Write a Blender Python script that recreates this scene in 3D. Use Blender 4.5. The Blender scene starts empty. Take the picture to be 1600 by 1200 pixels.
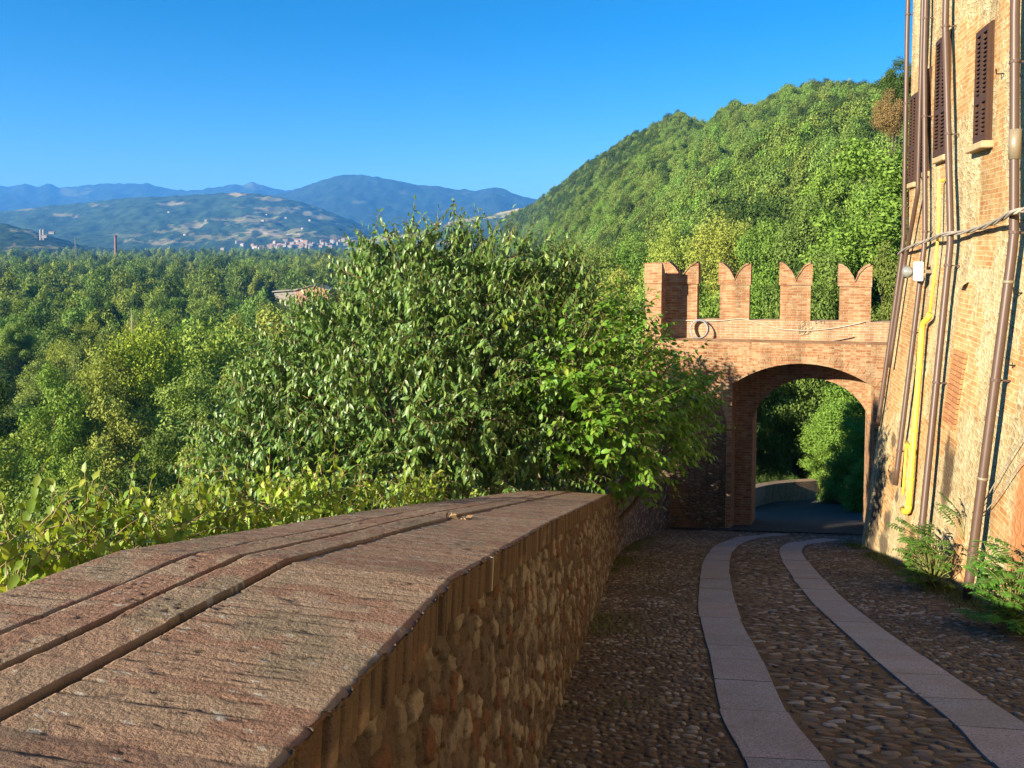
import bpy, math, random
import numpy as np
from mathutils import Vector, Matrix

RND = random.Random(11)
NR = np.random.default_rng(11)
scene = bpy.context.scene
COL = scene.collection
rad = math.radians

# ------------------------------------------------------------------ camera
F = 1202.0
PITCH = rad(3.0)
PPY = 447.0
cam_d = bpy.data.cameras.new('camera')
cam = bpy.data.objects.new('camera', cam_d)
COL.objects.link(cam)
cam.rotation_euler = (math.pi / 2 - PITCH, 0, 0)
cam_d.sensor_width = 36
cam_d.lens = 36 * F / 1600
cam_d.shift_y = -(600 - PPY) / 1600
cam_d.clip_start = 0.05
cam_d.clip_end = 40000
scene.camera = cam
CP, SP = math.cos(PITCH), math.sin(PITCH)


def ray(px, py):
    xc, yc = (px - 800) / F, (PPY - py) / F
    return Vector((xc, CP + yc * SP, -SP + yc * CP))


def at(px, py, Y):
    d = ray(px, py)
    return d * (Y / d.y)


H0, SL = 1.65, 0.295


def road_z(y):
    if y < 23:
        return -H0 - SL * y
    if y < 60:
        return -H0 - SL * 23 - 0.24 * (y - 23)
    return -H0 - SL * 23 - 0.24 * 37


def road_pt(px, py):
    d = ray(px, py)
    t = -H0 / (d.z + SL * d.y)
    return d * t


def ray_plane(px, py, p0, n):
    d = ray(px, py)
    return d * (p0.dot(n) / d.dot(n))


# ------------------------------------------------------------------ light
SUN_AZ, SUN_EL = rad(55), rad(19.0)      # azimuth: left of straight behind
to_sun = Vector((-math.sin(SUN_AZ) * math.cos(SUN_EL), -math.cos(SUN_AZ) * math.cos(SUN_EL), math.sin(SUN_EL)))
ld = bpy.data.lights.new('sun', 'SUN')
lo = bpy.data.objects.new('sun', ld)
COL.objects.link(lo)
ld.energy = 5.0
ld.angle = rad(0.5)
ld.color = (1.0, 0.89, 0.70)
lo.rotation_euler = to_sun.to_track_quat('Z', 'Y').to_euler()
lo.location = (-30, -20, 30)

world = bpy.data.worlds.new('World')
scene.world = world
world.use_nodes = True
wn = world.node_tree
wn.nodes.clear()
sky = wn.nodes.new('ShaderNodeTexSky')
sky.sky_type = 'NISHITA'
sky.sun_disc = False
sky.sun_elevation = SUN_EL
sky.sun_rotation = math.pi + SUN_AZ
sky.altitude = 1800
sky.air_density = 1.0
sky.dust_density = 0.3
sky.ozone_density = 3.0
hs = wn.nodes.new('ShaderNodeHueSaturation')
hs.inputs['Saturation'].default_value = 1.42
bg = wn.nodes.new('ShaderNodeBackground')
bg.inputs['Strength'].default_value = 0.055
wo = wn.nodes.new('ShaderNodeOutputWorld')
wn.links.new(sky.outputs[0], hs.inputs['Color'])
wn.links.new(hs.outputs[0], bg.inputs[0])
wn.links.new(bg.outputs[0], wo.inputs[0])

scene.view_settings.view_transform = 'Standard'
scene.view_settings.look = 'None'
scene.view_settings.exposure = 1.85
scene.render.engine = 'CYCLES'
scene.cycles.use_denoising = True
scene.cycles.max_bounces = 6
scene.cycles.diffuse_bounces = 2
scene.cycles.transmission_bounces = 4
scene.cycles.volume_bounces = 0
scene.cycles.transparent_max_bounces = 6

# ------------------------------------------------------------------ material helpers


class NT:
    def __init__(self, name):
        self.m = bpy.data.materials.new(name)
        self.m.use_nodes = True
        self.t = self.m.node_tree
        self.t.nodes.clear()
        self.out = self.t.nodes.new('ShaderNodeOutputMaterial')

    def n(self, typ, props=None, **ins):
        nd = self.t.nodes.new('ShaderNode' + typ)
        for k, v in (props or {}).items():
            setattr(nd, k, v)
        for k, v in ins.items():
            key = k.replace('_', ' ')
            if key.startswith('i ') or (key[0] == 'i' and key[1:].isdigit()):
                key = int(key[1:])
            sock = nd.inputs[key]
            if isinstance(v, bpy.types.NodeSocket):
                self.t.links.new(v, sock)
            else:
                sock.default_value = v
        return nd

    def ramp(self, fac, stops, interp='LINEAR'):
        nd = self.t.nodes.new('ShaderNodeValToRGB')
        cr = nd.color_ramp
        cr.interpolation = interp
        while len(cr.elements) < len(stops):
            cr.elements.new(0.5)
        for e, (p, c) in zip(cr.elements, stops):
            e.position = p
            e.color = (c[0], c[1], c[2], 1) if not isinstance(c, (int, float)) else (c, c, c, 1)
        self.t.links.new(fac, nd.inputs[0])
        return nd.outputs[0]

    def mix(self, fac, a, b, blend='MIX'):
        nd = self.t.nodes.new('ShaderNodeMix')
        nd.data_type = 'RGBA'
        nd.blend_type = blend
        for idx, v in ((0, fac), (6, a), (7, b)):
            if isinstance(v, bpy.types.NodeSocket):
                self.t.links.new(v, nd.inputs[idx])
            elif idx == 0:
                nd.inputs[0].default_value = v
            else:
                nd.inputs[idx].default_value = (*v, 1)
        return nd.outputs[2]

    def math(self, op, a, b=0.5, clamp=False):
        nd = self.t.nodes.new('ShaderNodeMath')
        nd.operation = op
        nd.use_clamp = clamp
        for i, v in ((0, a), (1, b)):
            if isinstance(v, bpy.types.NodeSocket):
                self.t.links.new(v, nd.inputs[i])
            else:
                nd.inputs[i].default_value = v
        return nd.outputs[0]

    def uv(self):
        return self.n('UVMap').outputs[0]

    def pos(self):
        return self.n('NewGeometry').outputs['Position']

    def mapv(self, vec, scale=(1, 1, 1), loc=(0, 0, 0)):
        return self.n('Mapping', Vector=vec, Scale=scale, Location=loc).outputs[0]

    def noise(self, vec, scale, detail=4, rough=0.55):
        return self.n('TexNoise', Vector=vec, Scale=scale, Detail=detail, Roughness=rough).outputs[0]

    def noisec(self, vec, scale, detail=2):
        return self.n('TexNoise', Vector=vec, Scale=scale, Detail=detail).outputs[1]

    def warp(self, vec, scale, amount):
        c = self.noisec(vec, scale)
        s = self.n('VectorMath', {'operation': 'SUBTRACT'}, i0=c, i1=(0.5, 0.5, 0.5)).outputs[0]
        m = self.n('VectorMath', {'operation': 'SCALE'}, i0=s, Scale=amount).outputs[0]
        return self.n('VectorMath', {'operation': 'ADD'}, i0=vec, i1=m).outputs[0]

    def bump(self, h, dist=0.02, strength=1.0, normal=None):
        kw = dict(Height=h, Distance=dist, Strength=strength)
        if normal is not None:
            kw['Normal'] = normal
        return self.n('Bump', **kw).outputs[0]

    def done(self, color, rough=0.85, normal=None, spec=0.25, metallic=0.0, emis=None):
        p = self.n('BsdfPrincipled', Roughness=rough, Metallic=metallic)
        p.inputs['Specular IOR Level'].default_value = spec
        if isinstance(color, bpy.types.NodeSocket):
            self.t.links.new(color, p.inputs['Base Color'])
        else:
            p.inputs['Base Color'].default_value = (*color, 1)
        if normal is not None:
            self.t.links.new(normal, p.inputs['Normal'])
        self.t.links.new(p.outputs[0], self.out.inputs[0])
        return self.m


def plain(name, col, rough=0.6, spec=0.3, metallic=0.0, var=0.25, scale=30):
    k = NT(name)
    f = k.noise(k.pos(), scale, 4)
    c = k.mix(f, tuple(x * (1 - var) for x in col), tuple(min(1, x * (1 + var)) for x in col))
    return k.done(c, rough, k.bump(f, 0.002, 0.3), spec, metallic)


def leaf_mat(name, cols, trans=0.3, rough=0.5, objvar=0.25, spec=0.3):
    """cols: list of leaf colours picked per leaf"""
    k = NT(name)
    isl = k.n('NewGeometry').outputs['Random Per Island']
    stops = [(i / max(1, len(cols) - 1), c) for i, c in enumerate(cols)]
    c = k.ramp(isl, stops)
    orn = k.n('ObjectInfo').outputs['Random']
    v = k.n('MapRange', i0=orn, i3=1 - objvar, i4=1 + objvar).outputs[0]
    h = k.n('MapRange', i0=k.math('FRACT', k.math('MULTIPLY', orn, 7.31)), i3=0.5 - 0.05 * objvar * 4 / 2, i4=0.5 + 0.03 * objvar * 4 / 2).outputs[0]
    c = k.n('HueSaturation', Hue=h, Value=v, Color=c).outputs[0]
    p = k.n('BsdfPrincipled', Roughness=rough)
    p.inputs['Specular IOR Level'].default_value = spec
    k.t.links.new(c, p.inputs['Base Color'])
    tc = k.mix(1.0, c, (1.0, 1.0, 0.45), 'MULTIPLY')
    tr = k.n('BsdfTranslucent', Color=tc)
    mx = k.n('MixShader', Fac=trans, i1=p.outputs[0], i2=tr.outputs[0])
    k.t.links.new(mx.outputs[0], k.out.inputs[0])
    return k.m


# ------------------------------------------------------------------ object helpers
def tag(o, label=None, cat=None, group=None, kind=None):
    if label:
        o['label'] = label
    if cat:
        o['category'] = cat
    if group:
        o['group'] = group
    if kind:
        o['kind'] = kind
    return o


def empty(name, loc, label, cat, group=None, rz=0):
    o = bpy.data.objects.new(name, None)
    COL.objects.link(o)
    o.location = loc
    o.rotation_euler = (0, 0, rz)
    o.empty_display_size = 0.2
    return tag(o, label, cat, group)


def link(name, me, parent=None, mats=()):
    o = bpy.data.objects.new(name, me)
    COL.objects.link(o)
    for m in mats:
        me.materials.append(m)
    if parent is not None:
        o.parent = parent
        o.matrix_parent_inverse = Matrix.Translation(-Vector(parent.location)) if parent.rotation_euler.z == 0 else \
            (Matrix.Translation(parent.location) @ Matrix.Rotation(parent.rotation_euler.z, 4, 'Z')).inverted()
    return o


def np_mesh(name, verts, faces_list, smooth=False):
    """faces_list: list of int arrays (n,k)"""
    me = bpy.data.meshes.new(name)
    verts = np.asarray(verts, dtype=np.float32)
    me.vertices.add(len(verts))
    me.vertices.foreach_set('co', verts.ravel())
    faces_list = [np.asarray(f, dtype=np.int32) for f in faces_list if len(f)]
    nl = sum(f.size for f in faces_list)
    npoly = sum(len(f) for f in faces_list)
    me.loops.add(nl)
    me.polygons.add(npoly)
    vi = np.concatenate([f.ravel() for f in faces_list])
    tot = np.concatenate([np.full(len(f), f.shape[1], dtype=np.int32) for f in faces_list])
    st = np.concatenate([[0], np.cumsum(tot)[:-1]]).astype(np.int32)
    me.loops.foreach_set('vertex_index', vi)
    me.polygons.foreach_set('loop_start', st)
    if smooth:
        me.polygons.foreach_set('use_smooth', np.ones(npoly, dtype=bool))
    me.update(calc_edges=True)
    me.validate()
    return me


def box_uv(me):
    """UV in metres from the position: vertical faces (along, up), flat faces (x, y)"""
    uvl = me.uv_layers.new(name='UVMap') if not me.uv_layers else me.uv_layers[0]
    n = len(me.loops)
    vi = np.empty(n, dtype=np.int32)
    me.loops.foreach_get('vertex_index', vi)
    co = np.empty(len(me.vertices) * 3, dtype=np.float32)
    me.vertices.foreach_get('co', co)
    co = co.reshape(-1, 3)[vi]
    pn = np.empty(len(me.polygons) * 3, dtype=np.float32)
    me.polygons.foreach_get('normal', pn)
    tot = np.empty(len(me.polygons), dtype=np.int32)
    me.polygons.foreach_get('loop_total', tot)
    nn = np.repeat(pn.reshape(-1, 3), tot, axis=0)
    h = np.hypot(nn[:, 0], nn[:, 1])
    flat = h < 0.45
    hx = np.where(flat, 0, -nn[:, 1] / np.maximum(h, 1e-6))
    hy = np.where(flat, 0, nn[:, 0] / np.maximum(h, 1e-6))
    u = np.where(flat, co[:, 0], co[:, 0] * hx + co[:, 1] * hy)
    v = np.where(flat, co[:, 1], co[:, 2])
    uvl.data.foreach_set('uv', np.stack([u, v], 1).astype(np.float32).ravel())
    return me


class MB:
    """collects shapes for one mesh"""

    def __init__(self):
        self.v, self.f = [], []

    def add(self, vs, fs):
        b = len(self.v)
        self.v += [tuple(x) for x in vs]
        self.f += [tuple(i + b for i in f) for f in fs]

    def obox(self, c, ax, ay, az):
        """box from centre and three half-extent vectors"""
        c, ax, ay, az = Vector(c), Vector(ax), Vector(ay), Vector(az)
        vs = [c + sx * ax + sy * ay + sz * az for sz in (-1, 1) for sy in (-1, 1) for sx in (-1, 1)]
        self.add(vs, [(0, 2, 3, 1), (4, 5, 7, 6), (0, 1, 5, 4), (2, 6, 7, 3), (0, 4, 6, 2), (1, 3, 7, 5)])

    def cbox(self, c, ax, ay, az, ch):
        """chamfered box: ch is a length"""
        c, ax, ay, az = Vector(c), Vector(ax), Vector(ay), Vector(az)
        lx, ly, lz = ax.length, ay.length, az.length
        ux, uy, uz = ax / lx, ay / ly, az / lz
        ch = min(ch, lx * .45, ly * .45, lz * .45)
        vs = []
        idx = {}
        for sx in (-1, 1):
            for sy in (-1, 1):
                for sz in (-1, 1):
                    for k, (dx, dy, dz) in enumerate(((0, ch, ch), (ch, 0, ch), (ch, ch, 0))):
                        idx[(sx, sy, sz, k)] = len(vs)
                        vs.append(c + ux * sx * (lx - dx) + uy * sy * (ly - dy) + uz * sz * (lz - dz))
        fs = []
        I = idx
        fs += [tuple(I[(s, a, b, 0)] for a, b in (((-1, -1), (1, -1), (1, 1), (-1, 1)) if s > 0 else ((-1, -1), (-1, 1), (1, 1), (1, -1)))) for s in (-1, 1)]
        fs += [tuple(I[(a, s, b, 1)] for a, b in (((-1, -1), (-1, 1), (1, 1), (1, -1)) if s > 0 else ((-1, -1), (1, -1), (1, 1), (-1, 1)))) for s in (-1, 1)]
        fs += [tuple(I[(a, b, s, 2)] for a, b in (((-1, -1), (1, -1), (1, 1), (-1, 1)) if s > 0 else ((-1, -1), (-1, 1), (1, 1), (1, -1)))) for s in (-1, 1)]
        for s1 in (-1, 1):
            for s2 in (-1, 1):
                fs.append((I[(s1, s2, -1, 0)], I[(s1, s2, 1, 0)], I[(s1, s2, 1, 1)], I[(s1, s2, -1, 1)]))
                fs.append((I[(s1, -1, s2, 0)], I[(s1, 1, s2, 0)], I[(s1, 1, s2, 2)], I[(s1, -1, s2, 2)]))
                fs.append((I[(-1, s1, s2, 1)], I[(1, s1, s2, 1)], I[(1, s1, s2, 2)], I[(-1, s1, s2, 2)]))
                for s3 in (-1, 1):
                    fs.append((I[(s1, s2, s3, 0)], I[(s1, s2, s3, 1)], I[(s1, s2, s3, 2)]))
        self.add(vs, fs)

    def tube(self, pts, r, n=8, r2=None, caps=True):
        pts = [Vector(p) for p in pts]
        m = len(pts)
        rs = r if isinstance(r, (list, tuple)) else [r + ((r2 if r2 is not None else r) - r) * i / max(1, m - 1) for i in range(m)]
        vs, fs = [], []
        up = None
        for i, p in enumerate(pts):
            d = (pts[min(i + 1, m - 1)] - pts[max(i - 1, 0)])
            d = d.normalized() if d.length > 1e-9 else Vector((0, 0, 1))
            if up is None:
                up = d.orthogonal().normalized()
            up = (up - d * up.dot(d)).normalized()
            s = d.cross(up)
            for j in range(n):
                a = 2 * math.pi * j / n
                vs.append(p + (up * math.cos(a) + s * math.sin(a)) * rs[i])
        for i in range(m - 1):
            for j in range(n):
                fs.append((i * n + j, i * n + (j + 1) % n, (i + 1) * n + (j + 1) % n, (i + 1) * n + j))
        if caps:
            fs.append(tuple(range(n - 1, -1, -1)))
            fs.append(tuple((m - 1) * n + j for j in range(n)))
        self.add(vs, fs)

    def prism(self, outline, ex):
        """outline: list of 3-D points, extruded by vector ex"""
        o = [Vector(p) for p in outline]
        ex = Vector(ex)
        n = len(o)
        self.add(o + [p + ex for p in o],
                 [tuple(range(n - 1, -1, -1)), tuple(range(n, 2 * n))] +
                 [(i, (i + 1) % n, n + (i + 1) % n, n + i) for i in range(n)])

    def build(self, name, m, parent=None, smooth=False, uv=False, fix=True):
        me = bpy.data.meshes.new(name)
        me.from_pydata(self.v, [], self.f)
        if fix:
            import bmesh
            bm = bmesh.new()
            bm.from_mesh(me)
            bmesh.ops.recalc_face_normals(bm, faces=bm.faces)
            bm.to_mesh(me)
            bm.free()
        if smooth:
            for p in me.polygons:
                p.use_smooth = True
        me.update()
        if uv:
            box_uv(me)
        return link(name, me, parent, m if isinstance(m, (list, tuple)) else (m,))


# value noise for geometry
def vnoise(x, y, seed=0):
    x = np.asarray(x, dtype=np.float64)
    y = np.asarray(y, dtype=np.float64)
    xi, yi = np.floor(x).astype(np.int64), np.floor(y).astype(np.int64)
    xf, yf = x - xi, y - yi

    def h(a, b):
        n = (a * 374761393 + b * 668265263 + seed * 1442695041) & 0x7fffffff
        n = ((n ^ (n >> 13)) * 1274126177) & 0x7fffffff
        return ((n ^ (n >> 16)) & 0xffff) / 65535.0
    u, v = xf * xf * (3 - 2 * xf), yf * yf * (3 - 2 * yf)
    return (h(xi, yi) * (1 - u) + h(xi + 1, yi) * u) * (1 - v) + (h(xi, yi + 1) * (1 - u) + h(xi + 1, yi + 1) * u) * v


def fbm(x, y, oct=4, seed=0):
    s, a, t = 0, 1.0, 0
    for i in range(oct):
        s = s + a * vnoise(np.asarray(x) * 2 ** i, np.asarray(y) * 2 ** i, seed + i * 17)
        t += a
        a *= 0.5
    return s / t - 0.5

# ------------------------------------------------------------------ materials
def wall_mat(name, stones, mortar, bricks, brick_mortar, sx, sy, brick_share, bump=0.03, tone_spots=None, bscale=1.0, dark=1.0, blotch=0.6, streak=0.55, zones=()):
    """rubble wall with patches of brick; UV in metres"""
    k = NT(name)
    uv = k.uv()
    w = k.warp(k.warp(uv, 5.0, 0.10), 22.0, 0.035)
    m = k.mapv(w, (sx, sy, 1))
    v1 = k.n('TexVoronoi', {'voronoi_dimensions': '2D'}, Vector=m, Scale=1.0, Randomness=0.95)
    ve = k.n('TexVoronoi', {'voronoi_dimensions': '2D', 'feature': 'DISTANCE_TO_EDGE'}, Vector=m, Scale=1.0, Randomness=0.95)
    rnd = k.n('SeparateColor', Color=v1.outputs['Color']).outputs[0]
    sc = k.ramp(rnd, [(i / (len(stones) - 1), c) for i, c in enumerate(stones)])
    n1 = k.noise(uv, 22, 6, 0.65)
    sc = k.mix(k.ramp(n1, [(.38, .75), (.62, 0)]), sc, k.mix(0.55, sc, (0.14, 0.085, 0.04)), 'MIX')
    edge = k.ramp(ve.outputs['Distance'], [(0.03, 0), (0.22, 1)])
    ecol = k.mix(k.noise(uv, 9, 5), mortar, tuple(c * 0.55 for c in mortar))
    stone = k.mix(edge, ecol, sc)
    # bricks
    bw = k.warp(uv, 3.0, 0.03)
    bt = k.n('TexBrick', {'offset': 0.5}, Vector=bw, Color1=(0, 0, 0, 1), Color2=(1, 1, 1, 1), Mortar=(0.5, 0.5, 0.5, 1), Scale=1.0)
    bt.inputs['Brick Width'].default_value = 0.27 * bscale
    bt.inputs['Row Height'].default_value = 0.072 * bscale
    bt.inputs['Mortar Size'].default_value = 0.009 * bscale
    bt.inputs['Mortar Smooth'].default_value = 0.3
    brnd = k.math('ADD', k.math('MULTIPLY', bt.outputs[0], 0.6), k.math('MULTIPLY', k.noise(k.mapv(bw, (2.2, 12, 1)), 1.0, 2), 0.5))
    bc = k.ramp(brnd, [(0.1 + 0.8 * i / (len(bricks) - 1), c) for i, c in enumerate(bricks)])
    bc = k.mix(k.math('MULTIPLY', k.noise(uv, 30, 5), 0.8), bc, k.mix(0.5, bc, (0.15, 0.09, 0.05)))
    brick = k.mix(bt.outputs['Fac'], bc, brick_mortar)
    lo_ = 0.5 + (0.5 - brick_share) * 0.5
    mask = k.ramp(k.noise(k.mapv(uv, (0.75, 0.55, 1)), 1.0, 5, 0.6), [(lo_ - 0.015, 0), (lo_ + 0.015, 1)])
    for (u0, v0, ru, rv) in zones:
        # patches rebuilt in brick: ragged upright panels
        wz_ = k.warp(k.warp(uv, 3.0, 0.22), 14.0, 0.06)
        sp_ = k.n('SeparateXYZ', Vector=k.mapv(wz_, (1 / ru, 1 / rv, 0), (-u0 / ru, -v0 / rv, 0)))
        dz_ = k.math('MAXIMUM', k.math('ABSOLUTE', sp_.outputs[0]), k.math('ABSOLUTE', sp_.outputs[1]))
        mask = k.math('MAXIMUM', mask, k.math('LESS_THAN', dz_, 1.0))
    col = k.mix(mask, stone, brick)
    blot = k.ramp(k.noise(k.mapv(uv, (5, 9, 1)), 1.0, 6, 0.7), [(0.53, 0), (0.60, blotch)])
    col = k.mix(blot, col, mortar)
    pit = k.ramp(k.noise(k.mapv(uv, (11, 17, 1), (3, 7, 0)), 1.0, 4, 0.7), [(0.30, 0.75), (0.38, 0)])
    col = k.mix(pit, col, k.mix(.7, col, (0.06, 0.035, 0.02)))
    # broad weathering
    wz = k.ramp(k.noise(k.mapv(uv, (1.9, 0.40, 1)), 1.0, 6, .65), [(0.3, streak), (0.58, 1.0)])
    col = k.mix(1.0, col, wz, 'MULTIPLY')
    if tone_spots:
        for (u0, v0, ru, rv, c) in tone_spots:
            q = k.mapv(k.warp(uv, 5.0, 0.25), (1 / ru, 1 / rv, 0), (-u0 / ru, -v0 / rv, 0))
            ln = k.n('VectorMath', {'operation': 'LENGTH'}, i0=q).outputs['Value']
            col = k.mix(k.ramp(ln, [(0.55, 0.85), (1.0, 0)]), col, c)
    if dark != 1.0:
        col = k.mix(1.0, col, (dark, dark, dark), 'MULTIPLY')
    hs_ = k.math('ADD', k.math('MULTIPLY', edge, 1.0), k.math('MULTIPLY', n1, 0.5))
    hb = k.math('SUBTRACT', k.math('MULTIPLY', n1, 0.4), k.math('MULTIPLY', bt.outputs['Fac'], 0.6))
    hh = k.mix(mask, hs_, hb)
    return k.done(col, 0.92, k.bump(hh, bump, 0.9), 0.12)


M = {}
M['gate_brick'] = wall_mat('gate_brick', [(0.42, 0.26, 0.13), (0.50, 0.36, 0.20), (0.36, 0.24, 0.14), (0.55, 0.42, 0.26)], (0.50, 0.37, 0.22),
                           [(0.27, 0.095, 0.043), (0.38, 0.155, 0.068), (0.44, 0.23, 0.11), (0.33, 0.125, 0.055), (0.52, 0.35, 0.20), (0.30, 0.11, 0.048)], (0.46, 0.31, 0.18), 5.0, 9.0, 0.97, 0.02, blotch=0.62)
M['gate_rubble'] = wall_mat('gate_rubble', [(0.42, 0.28, 0.15), (0.52, 0.39, 0.22), (0.34, 0.23, 0.13), (0.58, 0.46, 0.29)], (0.48, 0.38, 0.25),
                            [(0.38, 0.17, 0.09), (0.48, 0.26, 0.14), (0.50, 0.32, 0.18)], (0.56, 0.45, 0.31), 7.0, 15.0, 0.74, 0.03, blotch=.8)
M['pier_rubble_shaded'] = wall_mat('pier_rubble_shaded', [(0.17, 0.115, 0.075), (0.25, 0.18, 0.115), (0.13, 0.09, 0.06), (0.36, 0.29, 0.20)], (0.16, 0.115, 0.075),
                            [(0.19, 0.09, 0.05), (0.24, 0.13, 0.075), (0.26, 0.16, 0.10)], (0.22, 0.16, 0.10), 6.0, 12.0, 0.40, 0.03, blotch=.3)  # darker copy of the gate rubble, the pier's shade put into its colours
M['house_wall'] = wall_mat('house_wall', [(0.42, 0.25, 0.10), (0.56, 0.40, 0.19), (0.62, 0.46, 0.24), (0.50, 0.33, 0.14), (0.66, 0.52, 0.30)], (0.60, 0.46, 0.24),
                           [(0.44, 0.20, 0.08), (0.54, 0.30, 0.13), (0.60, 0.40, 0.20)], (0.56, 0.43, 0.24), 5.0, 8.0, 0.40, 0.025)


def brick_mat(name, cols, lichen=0.5, dirt=0.5):
    k = NT(name)
    isl = k.n('NewGeometry').outputs['Random Per Island']
    p = k.pos()
    c = k.ramp(k.math('ADD', k.math('MULTIPLY', isl, .45), k.math('MULTIPLY', k.noise(p, 4.5, 5, .65), .6)), [(.2 + .6 * i / (len(cols) - 1), x) for i, x in enumerate(cols)])
    n1 = k.noise(p, 38, 6, 0.7)
    c = k.mix(k.math('MULTIPLY', n1, 0.8), c, k.mix(0.55, c, (0.07, 0.05, 0.035)))
    lm = k.ramp(k.noise(p, 5.5, 6, 0.7), [(0.50, 0), (0.62, lichen)])
    c = k.mix(lm, c, k.mix(k.noise(p, 60, 3), (0.20, 0.165, 0.105), (0.42, 0.34, 0.23)))
    sp = k.ramp(k.noise(p, 130, 2, 0.5), [(0.70, 0), (0.76, 0.65)])
    c = k.mix(sp, c, (0.46, 0.42, 0.34))
    dk = k.ramp(k.noise(p, 19, 5, 0.75), [(0.34, dirt), (0.46, 0)])
    c = k.mix(dk, c, (0.045, 0.032, 0.024))
    st = k.noise(k.mapv(p, (26, 75, 60)), 1.0, 5, 0.7)
    c = k.mix(k.ramp(st, [(.33, .85), (.44, 0)]), c, k.mix(.75, c, (0.03, 0.02, 0.014)))
    jt = k.math('ABSOLUTE', k.n('Attribute', {'attribute_name': 'joint'}).outputs['Fac'])
    jm = k.math('ADD', k.math('MULTIPLY', k.noise(k.mapv(p, (14, 30, 30)), 1.0, 6, .75), .45), k.math('MULTIPLY', k.noise(p, 3.5, 3, .6), .55))
    jm = k.ramp(k.math('ADD', jt, jm), [(1.43, 0), (1.53, 1)])
    c = k.mix(k.math('MULTIPLY', jm, .88), c, (0.040, 0.028, 0.020))
    h = k.math('SUBTRACT', k.math('ADD', n1, k.math('MULTIPLY', st, 0.9)), k.math('MULTIPLY', jm, .5))
    return k.done(c, 0.93, k.bump(h, 0.012, 1.0), 0.12)


M['coping_brick'] = brick_mat('coping_brick', [(0.42, 0.235, 0.15), (0.50, 0.31, 0.20), (0.46, 0.32, 0.21), (0.38, 0.20, 0.125), (0.52, 0.37, 0.25)])
M['mortar_bed'] = plain('mortar_bed', (0.13, 0.095, 0.065), 0.95, 0.1, 0, 0.5, 25)


def attr_stone_mat(name, attr='stone'):
    k = NT(name)
    a = k.n('Attribute', {'attribute_name': attr}).outputs['Color']
    p = k.pos()
    n1 = k.noise(p, 30, 6, 0.7)
    c = k.mix(k.math('MULTIPLY', n1, 0.8), a, k.mix(0.6, a, (0.06, 0.045, 0.03)))
    return k.done(c, 0.92, k.bump(k.math('ADD', n1, k.math('MULTIPLY', k.noise(p, 110, 3), 0.4)), 0.015, 0.9), 0.12)


M['rubble'] = attr_stone_mat('rubble')
M['coping_stone'] = attr_stone_mat('coping_stone')


def cobble_mat(name, cols):
    k = NT(name)
    isl = k.n('NewGeometry').outputs['Random Per Island']
    p = k.pos()
    c = k.ramp(isl, [(i / (len(cols) - 1), x) for i, x in enumerate(cols)], 'CONSTANT')
    n1 = k.noise(p, 45, 5, 0.65)
    c = k.mix(k.math('MULTIPLY', n1, 0.7), c, k.mix(0.5, c, (0.08, 0.06, 0.04)))
    big = k.ramp(k.noise(p, 0.8, 4), [(0.35, 0.7), (0.65, 1.0)])
    c = k.mix(1.0, c, big, 'MULTIPLY')
    return k.done(c, 0.92, k.bump(n1, 0.010, 0.8), 0.12)


M['cobble'] = cobble_mat('cobble', [(0.15, 0.115, 0.085), (0.21, 0.165, 0.12), (0.18, 0.15, 0.12), (0.25, 0.20, 0.15), (0.13, 0.112, 0.095), (0.20, 0.14, 0.10), (0.36, 0.32, 0.27), (0.17, 0.14, 0.105)])
k = NT('road_dirt')
p_ = k.pos()
c_ = k.ramp(k.noise(p_, 3.0, 6, 0.7), [(0.3, (0.075, 0.050, 0.032)), (0.55, (0.115, 0.080, 0.050)), (0.75, (0.15, 0.11, 0.065))])
M['road_dirt'] = k.done(c_, 0.95, k.bump(k.noise(p_, 60, 5), 0.02, 0.8), 0.1)
k = NT('granite')
uv_ = k.uv()
p_ = k.pos()
g_ = k.ramp(k.noise(p_, 75, 3, 0.8), [(0.34, (0.16, 0.155, 0.17)), (0.5, (0.36, 0.345, 0.36)), (0.66, (0.60, 0.57, 0.58))])
isl_ = k.n('NewGeometry').outputs['Random Per Island']
g_ = k.mix(1.0, g_, k.ramp(isl_, [(0, (0.56, 0.59, 0.62)), (0.6, (0.68, 0.70, 0.73)), (1, (0.74, 0.68, 0.67))]), 'MULTIPLY')
g_ = k.mix(k.ramp(k.noise(p_, 2.5, 6, 0.7), [(0.4, 0.5), (0.62, 0)]), g_, (0.19, 0.155, 0.135))
M['granite'] = k.done(g_, 0.75, k.bump(k.noise(p_, 90, 4), 0.006, 0.5), 0.25)
k = NT('asphalt')
p_ = k.pos()
M['asphalt'] = k.done(k.ramp(k.noise(p_, 40, 6, 0.7), [(0.3, (0.040, 0.037, 0.033)), (0.7, (0.08, 0.074, 0.066))]), 0.9, k.bump(k.noise(p_, 80, 3), 0.01, 0.6), 0.2)
k = NT('ground')
p_ = k.pos()
c_ = k.mix(k.noise(p_, 0.05, 6, 0.6), (0.035, 0.055, 0.018), (0.10, 0.105, 0.035))
c_ = k.mix(k.ramp(k.noise(p_, 0.012, 4), [(0.5, 0), (0.62, 0.8)]), c_, (0.17, 0.14, 0.06))
M['ground'] = k.done(c_, 1.0, k.bump(k.noise(p_, 0.6, 5), 0.4, 0.8), 0.05)
k = NT('hill_ground')
p_ = k.pos()
M['hill_ground'] = k.done(k.mix(k.noise(p_, 0.08, 6, 0.6), (0.030, 0.055, 0.014), (0.075, 0.10, 0.03)), 1.0, k.bump(k.noise(p_, 0.5, 5), 0.5, 0.8), 0.05)

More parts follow.
